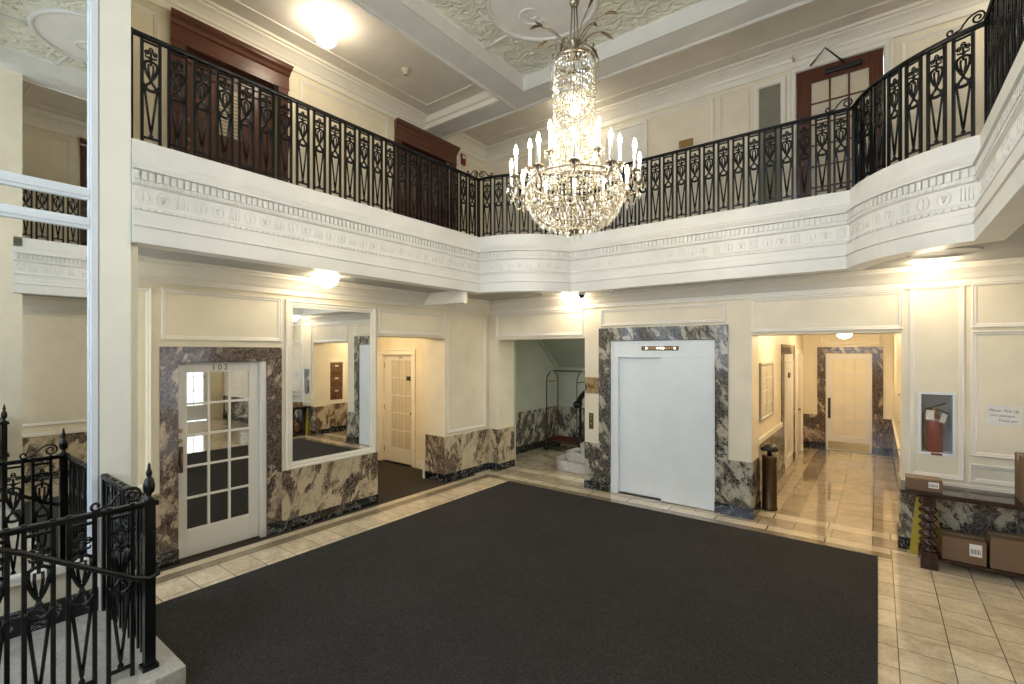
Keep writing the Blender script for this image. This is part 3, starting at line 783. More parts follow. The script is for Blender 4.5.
nrm = []
for i, p in enumerate(full):
    def rn(a, b): d = (b - a).normalized(); return Vector((d.y, -d.x))
    if i == 0: n = rn(full[0], full[1])
    elif i == len(full) - 1: n = rn(full[-2], full[-1])
    else:
        a = rn(full[i - 1], p); b = rn(p, full[i + 1]); n = (a + b) / (1 + a.dot(b))
    nrm.append(n)
def offp(i, o): return full[i] + nrm[i] * o
FASC = [(-.28, UF), (-.28, UF + .02), (0, UF + .02), (.0, 3.87), (.012, 3.862), (.016, 3.84), (.035, 3.80), (.05, 3.785), (.05, 3.765), (.012, 3.76), (.012, 3.672), (.024, 3.668),
        (.024, 3.642), (.004, 3.63), (.004, 3.475), (.018, 3.465), (.026, 3.44), (.018, 3.425), (.03, 3.42), (.03, 3.375), (.04, 3.37), (.04, 3.305), (.052, 3.30), (.052, 3.288), (.036, 3.283), (.036, 3.145), (-.16, 3.145), (-.16, 3.3), (-.28, 3.3)]
def at_path(i0, i1, t):
    L = 0
    for i in range(i0, i1):
        d = (full[i + 1] - full[i]).length
        if L + d >= t or i == i1 - 1:
            u = (full[i + 1] - full[i]).normalized(); return full[i] + u * (t - L), u
        L += d
def plen(i0, i1): return sum((full[i + 1] - full[i]).length for i in range(i0, i1))
names = ['left', 'left curved', 'back', 'right curved', 'right']
for k, (i0, i1) in enumerate(idx):
    mb = MB()
    mb.loops([[(*offp(i, o), z) for o, z in FASC] for i in range(i0, i1 + 1)], smooth=False)
    fo = mb.build('trim_%d' % (k + 1), PLASTER)
    structure(fo, 'white moulded plaster balcony fascia, %s section' % names[k], 'balcony fascia')
    L = plen(i0, i1)
    den = MB(); bd = MB(); fz = MB()
    n = int(L / .053)
    for j in range(n):
        p, u = at_path(i0, i1, (j + .5) * L / n); nn = Vector((u.y, -u.x))
        T = lambda a, o, z, p=p, u=u, nn=nn: (p.x + u.x * a + nn.x * o, p.y + u.y * a + nn.y * o, z)
        den.T = T; den.box(-.017, .017, .008, .032, 3.685, 3.757)
        for s2 in (-.0133, .0133):
            bd.T = T; bd.box(s2 - .009, s2 + .009, .02, .032, 3.645, 3.665)
        bd.box(-.02, .02, .022, .034, 3.428, 3.452)
    den.build('dentil_course', PLASTER, fo); bd.build('bead_course', PLASTER, fo)
    n = int(L / .145)
    for j in range(n):
        p, u = at_path(i0, i1, (j + .5) * L / n); nn = Vector((u.y, -u.x))
        fz.T = lambda a, o, z, p=p, u=u, nn=nn: (p.x + u.x * a + nn.x * o, p.y + u.y * a + nn.y * o, z)
        zc = 3.552
        if j % 3 != 2:
            fz.tube([(.05 * math.cos(2 * PI * q / 14), .006, zc + .062 * math.sin(2 * PI * q / 14)) for q in range(15)], .0035, 5)
            if j % 3 == 0: fz.tube([(0, .006, zc - .04), (0, .005, zc + .04)], .006, 5)
            else:
                for a in (-.7, 0, .7): fz.tube([(0, .006, zc - .035), (.03 * math.sin(a), .006, zc + .03 * math.cos(a))], .006, 5)
        else:
            for a in (-.04, -.013, .013, .04): fz.tube([(a, .005, zc - .055), (a, .004, zc + .055)], .0045, 5)
    fz.build('frieze_relief', PLASTER, fo)

# soffit ceiling below balcony = slab between fascia and walls
def ring_slab(name, z0, z1, m, outer, back):
    """region between balcony edge and walls, as quads from path to outer box"""
    mb = MB()
    o = outer
    P = [(*offp(i, -.1), ) for i in range(len(full))]
    Q = []
    for i, p in enumerate(full):
        if i <= idx[0][1]: Q.append((o[0], p.y))
        elif i <= idx[1][1]:
            tt = (i - idx[1][0]) / (idx[1][1] - idx[1][0])
            Q.append((o[0], o[2]) if abs(tt - .5) < .04 else ((o[0], p.y + (o[2] - p.y) * tt * 2) if tt < .5 else (o[0] + (p.x - o[0]) * (tt - .5) * 2, o[2])))
        elif i <= idx[2][1]: Q.append((p.x, o[2]))
        elif i <= idx[3][1]:
            tt = (i - idx[3][0]) / (idx[3][1] - idx[3][0])
            Q.append((o[1], o[2]) if abs(tt - .5) < .04 else ((p.x + (o[1] - p.x) * tt * 2, o[2]) if tt < .5 else (o[1], o[2] + (p.y - o[2]) * (tt - .5) * 2)))
        else: Q.append((o[1], p.y))
    mb.loops([[(*P[i], z0), (*Q[i], z0), (*Q[i], z1), (*P[i], z1)] for i in range(len(full))], smooth=False)
    return mb.build(name, m)
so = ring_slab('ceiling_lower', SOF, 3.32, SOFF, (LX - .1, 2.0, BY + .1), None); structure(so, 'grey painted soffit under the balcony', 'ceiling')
uf = ring_slab('floor_upper', UF - .12, UF, CARPETH, (ULX - .2, 3.0, UBY + .2), None); structure(uf, 'upper balcony floor behind the railing', 'floor')
sb = MB(); sb.loops([[(x, y, z) for y, z in ((5.40, SOF), (5.40, 2.98), (5.41, 2.97), (5.47, 2.97), (5.48, 2.98), (5.48, SOF))] for x in (LX, -5.01)], smooth=False)
sb = sb.build('beam_soffit', WHITE, so)

# ------------------------------------------------------------------ upper walls & ceilings
UL = MB().box(ULX - .3, ULX, 1.3, 2.38, UF, UC).box(ULX - .3, ULX, 3.62, 5.91, UF, UC).box(ULX - .3, ULX, 7.24, UBY + .3, UF, UC)
UL.box(ULX - .3, ULX, 2.38, 3.62, 6.2, UC).box(ULX - .3, ULX, 5.91, 7.24, 6.2, UC)
UL.box(ULX - .3, VX0 - .3, 1.09, 1.33, SOF, UC)
UL = UL.build('wall_upper_left', CREAM); structure(UL, 'cream panelled wall behind the left balcony', 'wall')
UBW = MB().box(ULX, -.99, UBY, UBY + .3, UF, UC).box(.065, 3.0, UBY, UBY + .3, UF, UC).box(-.99, .07, UBY, UBY + .3, 6.44, UC)
UBW = UBW.build('wall_upper_back', CREAM); structure(UBW, 'cream panelled wall behind the back balcony', 'wall')
URW = MB().box(2.78, 3.1, 1.3, UBY + .3, UF, UC).box(1.0, 2.78, 1.09, 1.33, SOF + .22, UC)
URW = URW.build('wall_upper_right', CREAM); structure(URW, 'cream panelled wall behind the right balcony', 'wall')
TUL, TUB, TUR = TL(ULX), TB(UBY), TR(2.78)
CROWN = [(0, 6.50), (.025, 6.50), (.03, 6.52), (.015, 6.53), (.015, 6.60), (.035, 6.61), (.05, 6.64), (.10, 6.70), (.14, 6.73), (.14, 6.755), (.17, 6.76), (.17, UC), (0, UC)]
cornice(UL, TUL, 1.3, UBY, CROWN, WHITE, 'crown_molding'); cornice(UBW, TUB, ULX, 2.78, CROWN, WHITE, 'crown_molding'); cornice(URW, TUR, 1.3, UBY, CROWN, WHITE, 'crown_molding')
mold(UL, TUL, 1.4, 2.12, 4.2, 6.42); mold(UL, TUL, 3.95, 5.62, 4.2, 6.42); mold(UL, TUL, 7.52, 8.3, 4.2, 6.42)
mold(UBW, TUB, -6.95, -5.9, 4.2, 6.42); mold(UBW, TUB, -5.75, -4.3, 4.2, 6.42)
mold(UBW, TUB, -4.15, -2.16, 4.1, 6.44, WHITE); mold(UBW, TUB, -2.08, -1.62, 4.1, 6.44, CREAM)
mold(UBW, TUB, .25, 2.5, 4.2, 6.42)
mold(URW, TUR, 1.4, 2.35, 4.2, 6.42); mold(URW, TUR, 4.2, 5.45, 4.2, 6.42); mold(URW, TUR, 7.3, 8.2, 4.2, 6.42)
# white flush door in the back upper wall
D8 = empty('door_8', (-3.72, UBY, UF)); t8 = lambda a, o, z: (a + 3.72, -o, z - UF)
MB(t8).box(-4.08, -3.36, 0, .03, UF, 6.34).build('door_leaf', DOORW, D8, .003)
MB(t8).ring(-4.14, -3.30, 3.8, 6.40, [(0, 0), (0, .04), (.05, .045), (.06, .03)]).build('door_casing', WHITE, D8)
structure(D8, 'plain white door behind the back balcony rail near the chandelier', 'door')
# narrow upper window
wn = empty('window_1', (-1.34, UBY, 5.5)); tw = lambda a, o, z: (a + 1.34, -o, z - 5.5)
MB(tw).ring(-1.56, -1.12, 4.4, 6.42, [(0, 0), (0, .03), (.05, .03), (.07, .015), (.075, -.02)]).build('window_frame', WHITE, wn)
MB(tw).box(-1.49, -1.19, 0, .006, 4.47, 6.35).build('window_shade', SHADE, wn)
rb = MB(tw)
for k in range(9): rb.box(-1.49, -1.19, .006, .012, 4.6 + k * .2, 4.612 + k * .2)
rb.build('shade_ribs', SHADE, wn)
structure(wn, 'narrow white framed window with olive shade behind the back balcony', 'window')
pl_ = MB(TUB).box(-2.74, -2.50, 0, .012, 5.73, 5.86).build('wall_plate', BRASS); tag(pl_, 'small brass plate on the cream wall above the back balcony rail', 'wall plate')
# brown glazed door, back
D6, T6 = lite_door('door_6', TUB, -.98, .06, 6.43, 3, 6, (-.79, -.10, 4.35, 6.22), MAHOG, CREAMG, 'brown wooden glazed door behind the right end of the back balcony', inset=-.02, z0=UF + .01)
MB(T6).ring(-1.09, .17, 3.8, 6.54, [(0, 0), (0, .035), (.03, .04), (.05, .025), (.09, .02), (.105, .0), (.105, -.05)]).build('door_casing', WHITE, D6)
MB(T6).box(-.98, .06, -.2, -.1, UF, 6.44).build('door_backing', BLIND, D6)
m_ = MB(T6); m_.box(-.62, -.18, -.02, .05, 6.28, 6.34); m_.build('door_closer', BLACKP, D6, .006)
m_ = MB(T6); m_.tube([(-.80, .03, 6.46), (-.60, .22, 6.56), (-.38, .04, 6.36)], .012, 6); m_.build('closer_arm', BLACKP, D6)
m_ = MB(T6); m_.sphere((-.9, .05, 5.0), .03, 10, 6); m_.build('door_knob', BRASS, D6)
# mahogany doors, left
def mahog_door(name, T, a0, a1, label, pane=True):
    """a0,a1 outer casing; header crown above"""
    d = empty(name, T((a0 + a1) / 2, 0, UF)); L = Vector(d.location)
    Ti = lambda a, o, z: tuple(Vector(T(a, o, z)) - L)
    i0, i1 = a0 + .20, a1 - .20; c0, c1 = a0 + .05, a1 - .05
    cs = MB(Ti)
    for p, q in ((c0, i0), (i1, c1)):
        cs.box(p, q, 0, .05, UF, 6.16)
        for k in range(3):
            x = p + .03 + k * .035; cs.box(x, x + .018, .05, .062, UF + .2, 6.1)
    cs.build('door_casing', MAHOG, d, .003)
    hd = MB(Ti)
    pr = [(0, 6.14), (.06, 6.14), (.06, 6.17), (.05, 6.18), (.05, 6.34), (.07, 6.36), (.085, 6.40), (.12, 6.44), (.13, 6.48), (.14, 6.46), (.14, 6.49), (0, 6.49)]
    L4 = []
    for a, s_ in ((c0, -1), (c1, 1)): L4.append([(a + s_ * o * .25, o, z) for o, z in pr])
    hd.loops(L4, smooth=False); hd.build('door_header', MAHOGY, d)
    lf = MB(Ti); lf.box(i0 - .01, i1 + .01, -.14, -.10, UF, 6.22)
    mid = (i0 + i1) / 2
    for p, q in ((i0, mid - .01), (mid + .01, i1)):
        lf.box(p, p + .1, -.10, -.07, UF, 5.99).box(q - .1, q, -.10, -.07, UF, 5.99)
        for za, zb in ((5.9, 5.985), (4.85, 4.97), (UF, 4.2)): lf.box(p + .1, q - .1, -.102, -.072, za, zb)
    lf.build('door_leaf', MAHOG, d, .003)
    MB(Ti).box(i0, i1, -.105, -.05, 5.992, 6.03).build('transom_bar', MAHOG, d)
    MB(Ti).box(i0 + .02, i1 - .02, -.13, -.09, 6.03, 6.13).build('transom_board', MAHOGY, d)
    if pane:
        MB(Ti).box(mid - .17, mid + .13, -.095, -.068, 5.2, 5.86).build('window_pane', BLIND, d)
        sl = MB(Ti)
        for k in range(12): sl.box(mid - .17, mid + .13, -.068, -.062, 5.24 + k * .05, 5.248 + k * .05)
        sl.box(mid - .03, mid - .01, -.068, -.05, 5.2, 5.86); sl.build('blind_slats', CABW, d)
    for z, rr in ((5.24, .022), (4.98, .03), (4.88, .022)):
        m_ = MB(Ti); m_.tube([(i0 + .06, -.08, z), (i0 + .06, -.04, z), (i0 + .06, -.02, z)], [rr * .7, rr, rr * .6], 12); m_.build('door_knob', BRASS, d)
    MB(Ti).box(c0, c1, -.32, -.28, UF, 6.5).build('door_backing', MAHOG, d)
    structure(d, label, 'door'); return d
mahog_door('door_7', TUL, 2.20, 3.80, 'mahogany double door with moulded header behind the left balcony')
mahog_door('door_9', TUL, 5.73, 7.42, 'second mahogany door with moulded header near the left balcony corner', False)
mahog_door('door_10', TUR, 5.6, 7.2, 'mahogany door behind the right balcony')
mahog_door('door_11', TUR, 2.45, 4.05, 'mahogany door near the front end of the right balcony', False)
al_ = empty('fire_alarm', (ULX, 7.60, 6.33)); MB().box(0, .05, -.07, .07, -.11, .11).build('alarm_body', RED, al_, .006); MB().box(.05, .06, -.035, .035, .02, .08).build('strobe', PAPER, al_)
tag(al_, 'small red fire alarm box on the cream wall above the left balcony corner', 'fire alarm')

# ceilings
CX0, CX1, CY0, CY1 = -4.73, .42, .75, 6.55
uc = MB()
uc.box(ULX - .3, 3.1, -3.4, UBY + .3, 6.99, 7.1)
uc.box(ULX - .3, -5.21, 1.09, 7.03, UC, 6.99).box(.90, 3.1, 1.09, 7.03, UC, 6.99).box(ULX - .3, 3.1, 7.03, UBY + .3, UC, 6.99).box(-5.5, 1.9, -3.4, .3, UC, 6.99)
uc = uc.build('ceiling_upper', CEIL); structure(uc, 'grey plaster ceiling over the balcony', 'ceiling')
bm_ = MB()
bm_.box(ULX, 2.78, CY1, 7.03, BB, 6.99).box(-5.21, CX0, CY0, CY1, BB, 6.99).box(CX1, .90, CY0, CY1, BB, 6.99).box(-5.3, 1.0, .3, CY0, BB, 6.99)
bmo = bm_.build('ceiling_beams', BEAM); structure(bmo, 'broad plaster ceiling beams framing the central coffer', 'ceiling')
for b in ((-5.19, -5.165, 1.1, 7.0), (-5.14, -5.13, 1.1, 7.0), (.85, .875, 1.1, 7.0)): MB().box(*b, BB - .015, BB).build('beam_molding', BEAM, bmo, .004)
for b in ((-7.1, 2.78, 6.985, 7.01), (-7.1, 2.78, 6.95, 6.96)): MB().box(*b, BB - .015, BB).build('beam_molding', BEAM, bmo, .004)
# white fascia band inside coffer
fb = MB()
pr = [(0, BB - .004), (.02, BB - .004), (.02, 6.60), (.012, 6.61), (.012, 6.78), (.04, UC), (0, UC)]
L4 = []
for o, z in pr: L4.append([(CX0 + o, CY0 + o, z), (CX1 - o, CY0 + o, z), (CX1 - o, CY1 - o, z), (CX0 + o, CY1 - o, z)])
fb.loops(L4, capa=False, capb=False, smooth=False); fb.build('coffer_band', PLASTER, bmo)
for (x0, x1, y0, y1) in ((-5.30, -5.21, 1.3, CY1), (.90, .99, 1.3, CY1)):
    MB().box(x0, x1, y0, y1, 6.70, UC).build('beam_molding', BEAM, bmo, .02)
MB().box(ULX, 2.78, 7.03, 7.12, 6.70, UC).build('beam_molding', BEAM, bmo, .02)
MB().box(ULX, -5.21, CY1 - .10, CY1, 6.66, UC).build('beam_molding', WHITE, bmo, .03)
MB().box(ULX, -5.21, CY1 - .04, CY1, BB, UC).build('beam_molding', WHITE, bmo, .01)
MB().box(.90, 2.78, CY1 - .10, CY1, 6.66, UC).build('beam_molding', WHITE, bmo, .03)
# shallow tray lines on the balcony ceilings
def tray(x0, x1, y0, y1):
    MB(lambda a, o, z: (a, z, UC - o)).ring(x0, x1, y0, y1, [(0, 0), (0, .012), (.02, .014), (.03, .004), (.03, 0)]).build('ceiling_molding', CEIL, uc)
tray(ULX + .42, -5.45, 1.6, 6.2); tray(1.2, 2.4, 1.6, 6.2); tray(ULX + .42, 2.4, 7.25, 8.0)
# coffer ceiling
cf = MB().box(CX0, CX1, CY0, CY1, UC, 6.9).build('ceiling_coffer', RELIEF); structure(cf, 'pale green plaster coffer with relief ornament, rings and scrolls', 'ceiling')
MX, MY = (CX0 + CX1) / 2, (CY0 + CY1) / 2
def ringtube(cx, cy, r, th, m, name, n=64, z=UC):
    mb = MB(); mb.tube([(cx + r * math.cos(2 * PI * k / n), cy + r * math.sin(2 * PI * k / n), z - .012) for k in range(n + 1)], th, 8, .8); mb.build(name, m, cf)
for sx in (-1, 1):
    for sy in (-1, 1):
        cx, cy = MX + sx * 1.365, MY + sy * 1.65
        m_ = MB(); m_.loops([[(cx + .71 * math.cos(2 * PI * k / 48), cy + .71 * math.sin(2 * PI * k / 48), z) for k in range(48)] for z in (UC - .006, UC + .02)]); m_.build('plain_disc', BEAM, cf)
        ringtube(cx, cy, .71, .035, PLASTER, 'ring_molding')
        sp = []
        for k in range(60):
            a = k / 60 * 3.4 * PI; rr = .18 * (1 - k / 60) + .015
            sp.append((cx + sx * .23 + rr * math.cos(a + 1), cy + sy * .07 + rr * math.sin(a + 1), UC - .012))
        m_ = MB(); m_.tube(sp, [.022 * (1 - k / 75) for k in range(60)], 7); m_.build('scroll_molding', PLASTER, cf)
        for dx, dy in ((1, 0), (0, 1)):
            p0, p1 = ((cx + sx * .70, cy + sy * .2), (MX + sx * 2.55, cy + sy * .26)) if dx else ((cx + sx * .2, cy + sy * .70), (cx + sx * .26, MY + sy * 2.87))
            m_ = MB(); m_.tube([(*p0, UC - .01), (*p1, UC - .01)], .022, 7); m_.build('rib_molding', PLASTER, cf)
ringtube(MX, MY, .95, .04, PLASTER, 'ring_molding'); ringtube(MX, MY, .55, .025, PLASTER, 'ring_molding')
# leafy relief lumps around the rings
lm = MB(lambda a, o, z: (a, o, UC + .002 - z))
for k in range(420):
    x = random.uniform(CX0 + .12, CX1 - .12); y = random.uniform(CY0 + .12, CY1 - .12)
    if any((x - MX - sx * 1.365) ** 2 + (y - MY - sy * 1.65) ** 2 < .82 ** 2 for sx in (-1, 1) for sy in (-1, 1)): continue
    if (x - MX) ** 2 + (y - MY) ** 2 < 1.05 ** 2: continue
    a = random.uniform(0, 6.28); L = random.uniform(.06, .13)
    pts = [(x + L * t * math.cos(a + t * 1.6), y + L * t * math.sin(a + t * 1.6), .004) for t in (-1, -.5, 0, .5, 1)]
    lm.tube(pts, [.004, .012, .018, .012, .004], 5)
lm.build('leaf_relief', RELIEF, cf)

# ------------------------------------------------------------------ pillars, mirror wall, front wall
pL = MB().box(-5.30, VX0, 1.09, 1.295, 0, BB).box(-5.30, VX0 - .06, 1.295, 1.36, 0, 3.16).build('pillar_left', paint('pillar_cream_paint', (.86, .85, .74), .4, .02)); structure(pL, 'cream square pillar at the front end of the left balcony', 'pillar')
pR = MB().box(VX1, 1.0, 1.09, 1.40, 0, BB).build('pillar_right', CREAM); structure(pR, 'cream square pillar at the front end of the right balcony', 'pillar')
mw = MB().box(-5.4, -5.02, -3.2, 1.09, 0, UC).build('wall_mirror_side', CREAM); structure(mw, 'cream wall carrying the tall mirror beside the stair', 'wall')
tmw = TL(-5.02)
MB(tmw).box(-3.2, 1.09, 0, .02, .15, .33).build('black_marble_skirting', BLACKM, mw)
MB(tmw).box(-3.2, 1.09, 0, .05, .53, .60).build('mirror_sill', WHITE, mw, .01)
tmm = empty('panel_mirror', (-5.02, -1, .6)); tq = lambda a, o, z: (o, a + 1, z - .6)
MB(tq).box(-3.1, 1.06, 0, .012, .60, 6.55).build('mirror_glass', MIRROR, tmm)
MB(tq).box(1.035, 1.085, 0, .045, .60, 6.55).box(1.022, 1.04, 0, .03, .6, 6.55).build('mirror_jamb', FRAMEW, tmm, .006)
for z0, z1 in ((3.20, 3.29), (3.43, 3.525)):
    MB(tq).box(-3.1, 1.03, 0, .035, z0, z1).box(-3.1, 1.03, 0, .045, z0 + .025, z1 - .025).build('mirror_bar', FRAMEW, tmm, .005)
for y in (-.6, -2.0): MB(tq).box(y - .04, y + .04, 0, .035, .6, 6.55).build('mirror_jamb', FRAMEW, tmm, .006)
tag(tmm, 'floor to ceiling mirror in white glazing bars on the left beside the stair', 'mirror')
wf_ = MB()
wf_.box(-5.4, -4.5, -3.4, -3.2, 0, 7).box(.2, 1.9, -3.4, -3.2, 0, 7).box(-4.5, .2, -3.4, -3.2, 0, 1.6).box(-4.5, .2, -3.4, -3.2, 6.4, 7)
wf_.box(1.5, 1.9, -3.4, 1.3, SOF, 7)
wf_ = wf_.build('wall_front', CREAM); structure(wf_, 'cream front wall with the tall windows', 'wall')
fw = empty('window_2', (-2.15, -3.2, 1.6))
k = MB()
for x in (-2.35, -1.18, 0, 1.18, 2.35): k.box(x - .04, x + .04, .0, .06, 0, 4.8)
for z in (0, 1.2, 2.4, 3.6, 4.8): k.box(-2.35, 2.35, .0, .06, z - .04, z + .04)
k.build('window_frame', FRAMEW, fw); structure(fw, 'tall white gridded front window', 'window')
# entrance doors, right recess (seen in reflections)
for n, (y0, y1) in enumerate(((4.4, 5.5), (5.5, 6.6))):
    dd, tt = lite_door('door_%d' % (12 + n), TR(5.5), y0 + .02, y1 - .02, 2.48, 3, 4, (y0 + .14, y1 - .14, .5, 2.34), FRAMEW, GLASS, 'white glazed street entrance door leaf, %s one' % ('nearer' if n == 0 else 'farther'))

# ------------------------------------------------------------------ front stair platform and steps
st = empty('front_stair_platform', (-2.1, 1.25, 0))
k = MB().box(-5.02 + 2.1, -3.655 + 2.1, -4.4, 0, 0, .15).build('platform_slab', STONE, st, .01)
k = MB().box(-.40 + 2.1, 1.5 + 2.1, -4.4, 0, 0, .15).build('platform_slab', STONE, st, .01)
for j in range(6): MB().box((-3.65 if j == 0 else -3.32) + 2.1, -.60 + 2.1, -4.4, -.18 - .3 * j, .15 * j, .15 * j + .15).build('step', STONE, st, .01)
structure(st, 'pale marble steps and side platforms at the front of the lobby', 'stairs')

# ------------------------------------------------------------------ iron railings
def ironpanel(w=.13, h=.87):
    k = MB(); s = h / .87; x = w / 2
    for sx in (-1, 1): k.box(sx * x - .011, sx * x + .011, -.011, .011, .0, .90 * s)
    k.box(-x, x, -.007, .007, .835 * s, .85 * s).box(-x, x, -.007, .007, .045 * s, .062 * s)
    zz = lambda z: z * s
    def loop(cx, cz, rx, rz, th):
        k.tube([(cx + rx * math.cos(2 * PI * q / 9), 0, cz + rz * math.sin(2 * PI * q / 9)) for q in range(10)], th, 5)
    # palmette: three open lobes and two leaves
    loop(0, zz(.785), .014, .020, .0065); k.sphere((0, 0, zz(.785)), .008, 6, 4)
    for sx in (-1, 1):
        loop(sx * .030, zz(.760), .014, .017, .0065); k.sphere((sx * .030, 0, zz(.76)), .008, 6, 4)
        k.tube([(0, 0, zz(.70)), (sx * .016, 0, zz(.722)), (sx * .036, 0, zz(.722)), (sx * .043, 0, zz(.735))], [.006, .009, .008, .004], 6)
    k.tube([(0, 0, zz(.76)), (0, 0, zz(.66))], 0.0091, 6)
    for sx in (-1, 1):
        k.tube([(sx * .045, 0, zz(.672)), (sx * .046, 0, zz(.640)), (sx * .038, 0, zz(.605)), (sx * .022, 0, zz(.568)), (sx * .008, 0, zz(.545))], 0.0117, 6)
        k.tube([(sx * .017, 0, zz(.665)), (sx * .018, 0, zz(.62)), (sx * .008, 0, zz(.56))], 0.0084, 5)
        k.tube([(0, 0, zz(.53)), (sx * .014, 0, zz(.505)), (sx * .030, 0, zz(.49)), (sx * .034, 0, zz(.468))], 0.0104, 6)
        k.tube([(0, 0, zz(.447)), (sx * .028, 0, zz(.452)), (sx * .048, 0, zz(.472)), (sx * .058, 0, zz(.495))], 0.0143, 6)
        k.tube([(sx * .048, 0, zz(.47)), (sx * .044, 0, zz(.44)), (sx * .005, 0, zz(.12))], 0.0094, 6)
    k.tube([(-.046, 0, zz(.675)), (-.02, 0, zz(.690)), (.02, 0, zz(.690)), (.046, 0, zz(.675))], 0.0111, 6)
    k.sphere((0, 0, zz(.54)), .015, 8, 5)
    k.lathe([(.012, zz(.055)), (.018, zz(.075)), (.008, zz(.09)), (.014, zz(.115)), (.006, zz(.14))], n=8)
    return k
PROTO = {}
def panel_mesh(w, h):
    key = (w, h)
    if key not in PROTO:
        o = ironpanel(w, h).build('iron_panel', IRON); PROTO[key] = o.data; bpy.data.objects.remove(o)
    return PROTO[key]
def sweep_rail(pts, z, w=.055, h=.035):
    k = MB(); n = len(pts); L = []
    for i, p in enumerate(pts):
        a = pts[max(0, i - 1)]; b = pts[min(n - 1, i + 1)]; d = (b - a).normalized(); nn = Vector((d.y, -d.x))
        prof = [(-w * .32, -h), (w * .32, -h), (w * .5, -h * .5), (w * .5, -h * .15), (w * .3, 0), (-w * .3, 0), (-w * .5, -h * .15), (-w * .5, -h * .5)]
        L.append([(p.x + nn.x * o, p.y + nn.y * o, z + q) for o, q in prof])
    return k.loops(L, smooth=False)
def scroll(base, d, L=.30, H=.12):
    """S-scroll on the rail from a post, running along unit vector d"""
    k = MB(); P = lambda s, z: (base[0] + d[0] * s, base[1] + d[1] * s, base[2] + z)
    big = []
    for j in range(22):
        a = PI * .5 - j / 21 * 2.9 * PI; r = .05 * (1 - j / 28)
        big.append(P(.06 - r * math.cos(a) * 1 , .055 + r * math.sin(a)))
    big = big[::-1]
    rest = [P(.12, .085), P(.155, .05), P(.17, .02), P(.21, .012)]
    end = []
    for j in range(14):
        a = -PI * .5 + j / 13 * 1.8 * PI; r = .028 * (1 - j / 20)
        end.append(P(.24 + r * math.cos(a), .03 + r * math.sin(a)))
    k.tube(big, .008, 7)
    k.tube([P(.06, .105), P(.10, .098)] + rest + end, .008, 7)
    return k
def railing(pts, z0, h, label, n, w=.13, posts=(True, True), scrolls=(), pm=.05, finial=(), obj=None, panelh=None):
    pts = [Vector(p) for p in pts]
    r = obj or empty('iron_railing', (pts[0].x, pts[0].y, z0)); base = Vector((pts[0].x, pts[0].y, z0))
    loc = [p - base.xy for p in pts]
    sweep_rail(loc, h).build('handrail', IRON, r)
    tot = sum((b - a).length for a, b in zip(pts, pts[1:]))
    ph = panelh or (h - .03)
    me = panel_mesh(w, ph)
    for j in range(n):
        t = pm + (tot - 2 * pm) * (j + .5) / n; acc = 0
        for a, b in zip(loc, loc[1:]):
            d = (b - a).length
            if acc + d >= t - 1e-6: break
            acc += d
        u = (b - a).normalized(); p = a + u * (t - acc)
        o = bpy.data.objects.new('iron_panel', me); COL.objects.link(o); o.parent = r
        o.location = (p.x, p.y, 0); o.rotation_euler = (0, 0, math.atan2(u.y, u.x))
    for e, on in zip((loc[0], loc[-1]), posts):
        if on: MB().box(e.x - .02, e.x + .02, e.y - .02, e.y + .02, 0, h + .005).build('post', IRON, r, .003)
    for end in scrolls:
        a, b = (loc[0], loc[1]) if end == 0 else (loc[-1], loc[-2]); d = (b - a).normalized()
        scroll((a.x, a.y, h), d).build('scroll_ornament', IRON, r)
    tag(r, label, 'railing', 'black wrought iron railings')
    return r
RO = -.05
rp = [offp(i, RO) for i in range(len(full))]
def sec(k): return rp[idx[k][0]:idx[k][1] + 1]
railing(sec(0), UF + .02, .94, 'long straight iron railing along the left balcony in front of the mahogany doors', 22, scrolls=(1,), pm=.05)
railing(sec(1), UF + .02, .94, 'curved iron railing at the left back corner of the balcony behind the chandelier', 7, scrolls=(0,), posts=(False, False), pm=.06)
railing(sec(2), UF + .02, .94, 'straight iron railing along the back balcony above the elevator', 20, w=.12, scrolls=(1,), pm=.03)
railing(sec(3), UF + .02, .94, 'curved iron railing at the right back corner in front of the brown glazed door', 7, scrolls=(1,), posts=(False, False), pm=.06)
railing(sec(4), UF + .02, .94, 'straight iron railing along the right balcony at the top right edge of view', 22)
# stair railings
def finial(k, x, y, z):
    k.lathe([(.028, 0), (.03, .012), (.014, .025), (.014, .04), (.030, .06), (.034, .10), (.026, .14), (.012, .155), (.016, .17), (.018, .185), (.010, .21), (.008, .235), (.002, .25)], (x, y, z), 14)
def newel(parent, x, y, h):
    k = MB().box(x - .03, x + .03, y - .03, y + .03, 0, h); k.box(x - .045, x + .045, y - .045, y + .045, 0, .03).box(x - .042, x + .042, y - .042, y + .042, h - .03, h + .005)
    k.build('newel_post', IRON, parent, .003)
    k = MB(); finial(k, x, y, h); k.build('finial', IRON, parent)
def stair_rail(nx, dirx, label):
    r = railing([(nx, 1.09), (nx, -1.266)], .15, 1.10, label, 12, w=.12, posts=(False, False), pm=.056)
    r['group'] = 'black wrought iron railings'
    newel(r, 0, 0, 1.10)
    k = MB(); k.tube([(dirx * .02, .03, .66), (dirx * .045, .035, .62), (dirx * .06, -.02, .61), (dirx * .06, -.10, .645), (dirx * .06, -.62, .98), (dirx * .06, -1.2, 1.27)], .017, 10)
    k.build('grab_rail', IRON, r)
    scroll((0, -.03, 1.10), (0, -1)).build('scroll_ornament', IRON, r)
    return r
stair_rail(-3.82, 1, 'iron stair railing with urn finial newel at the lower left front')
stair_rail(-.32, -1, 'iron stair railing on the opposite side of the steps, seen only in mirror')
r = railing([(-3.85, 1.12), (-4.96, 1.12)], .15, 1.09, 'short iron railing from the front newel back to the cream pillar', 5, w=.13, posts=(False, True), scrolls=())
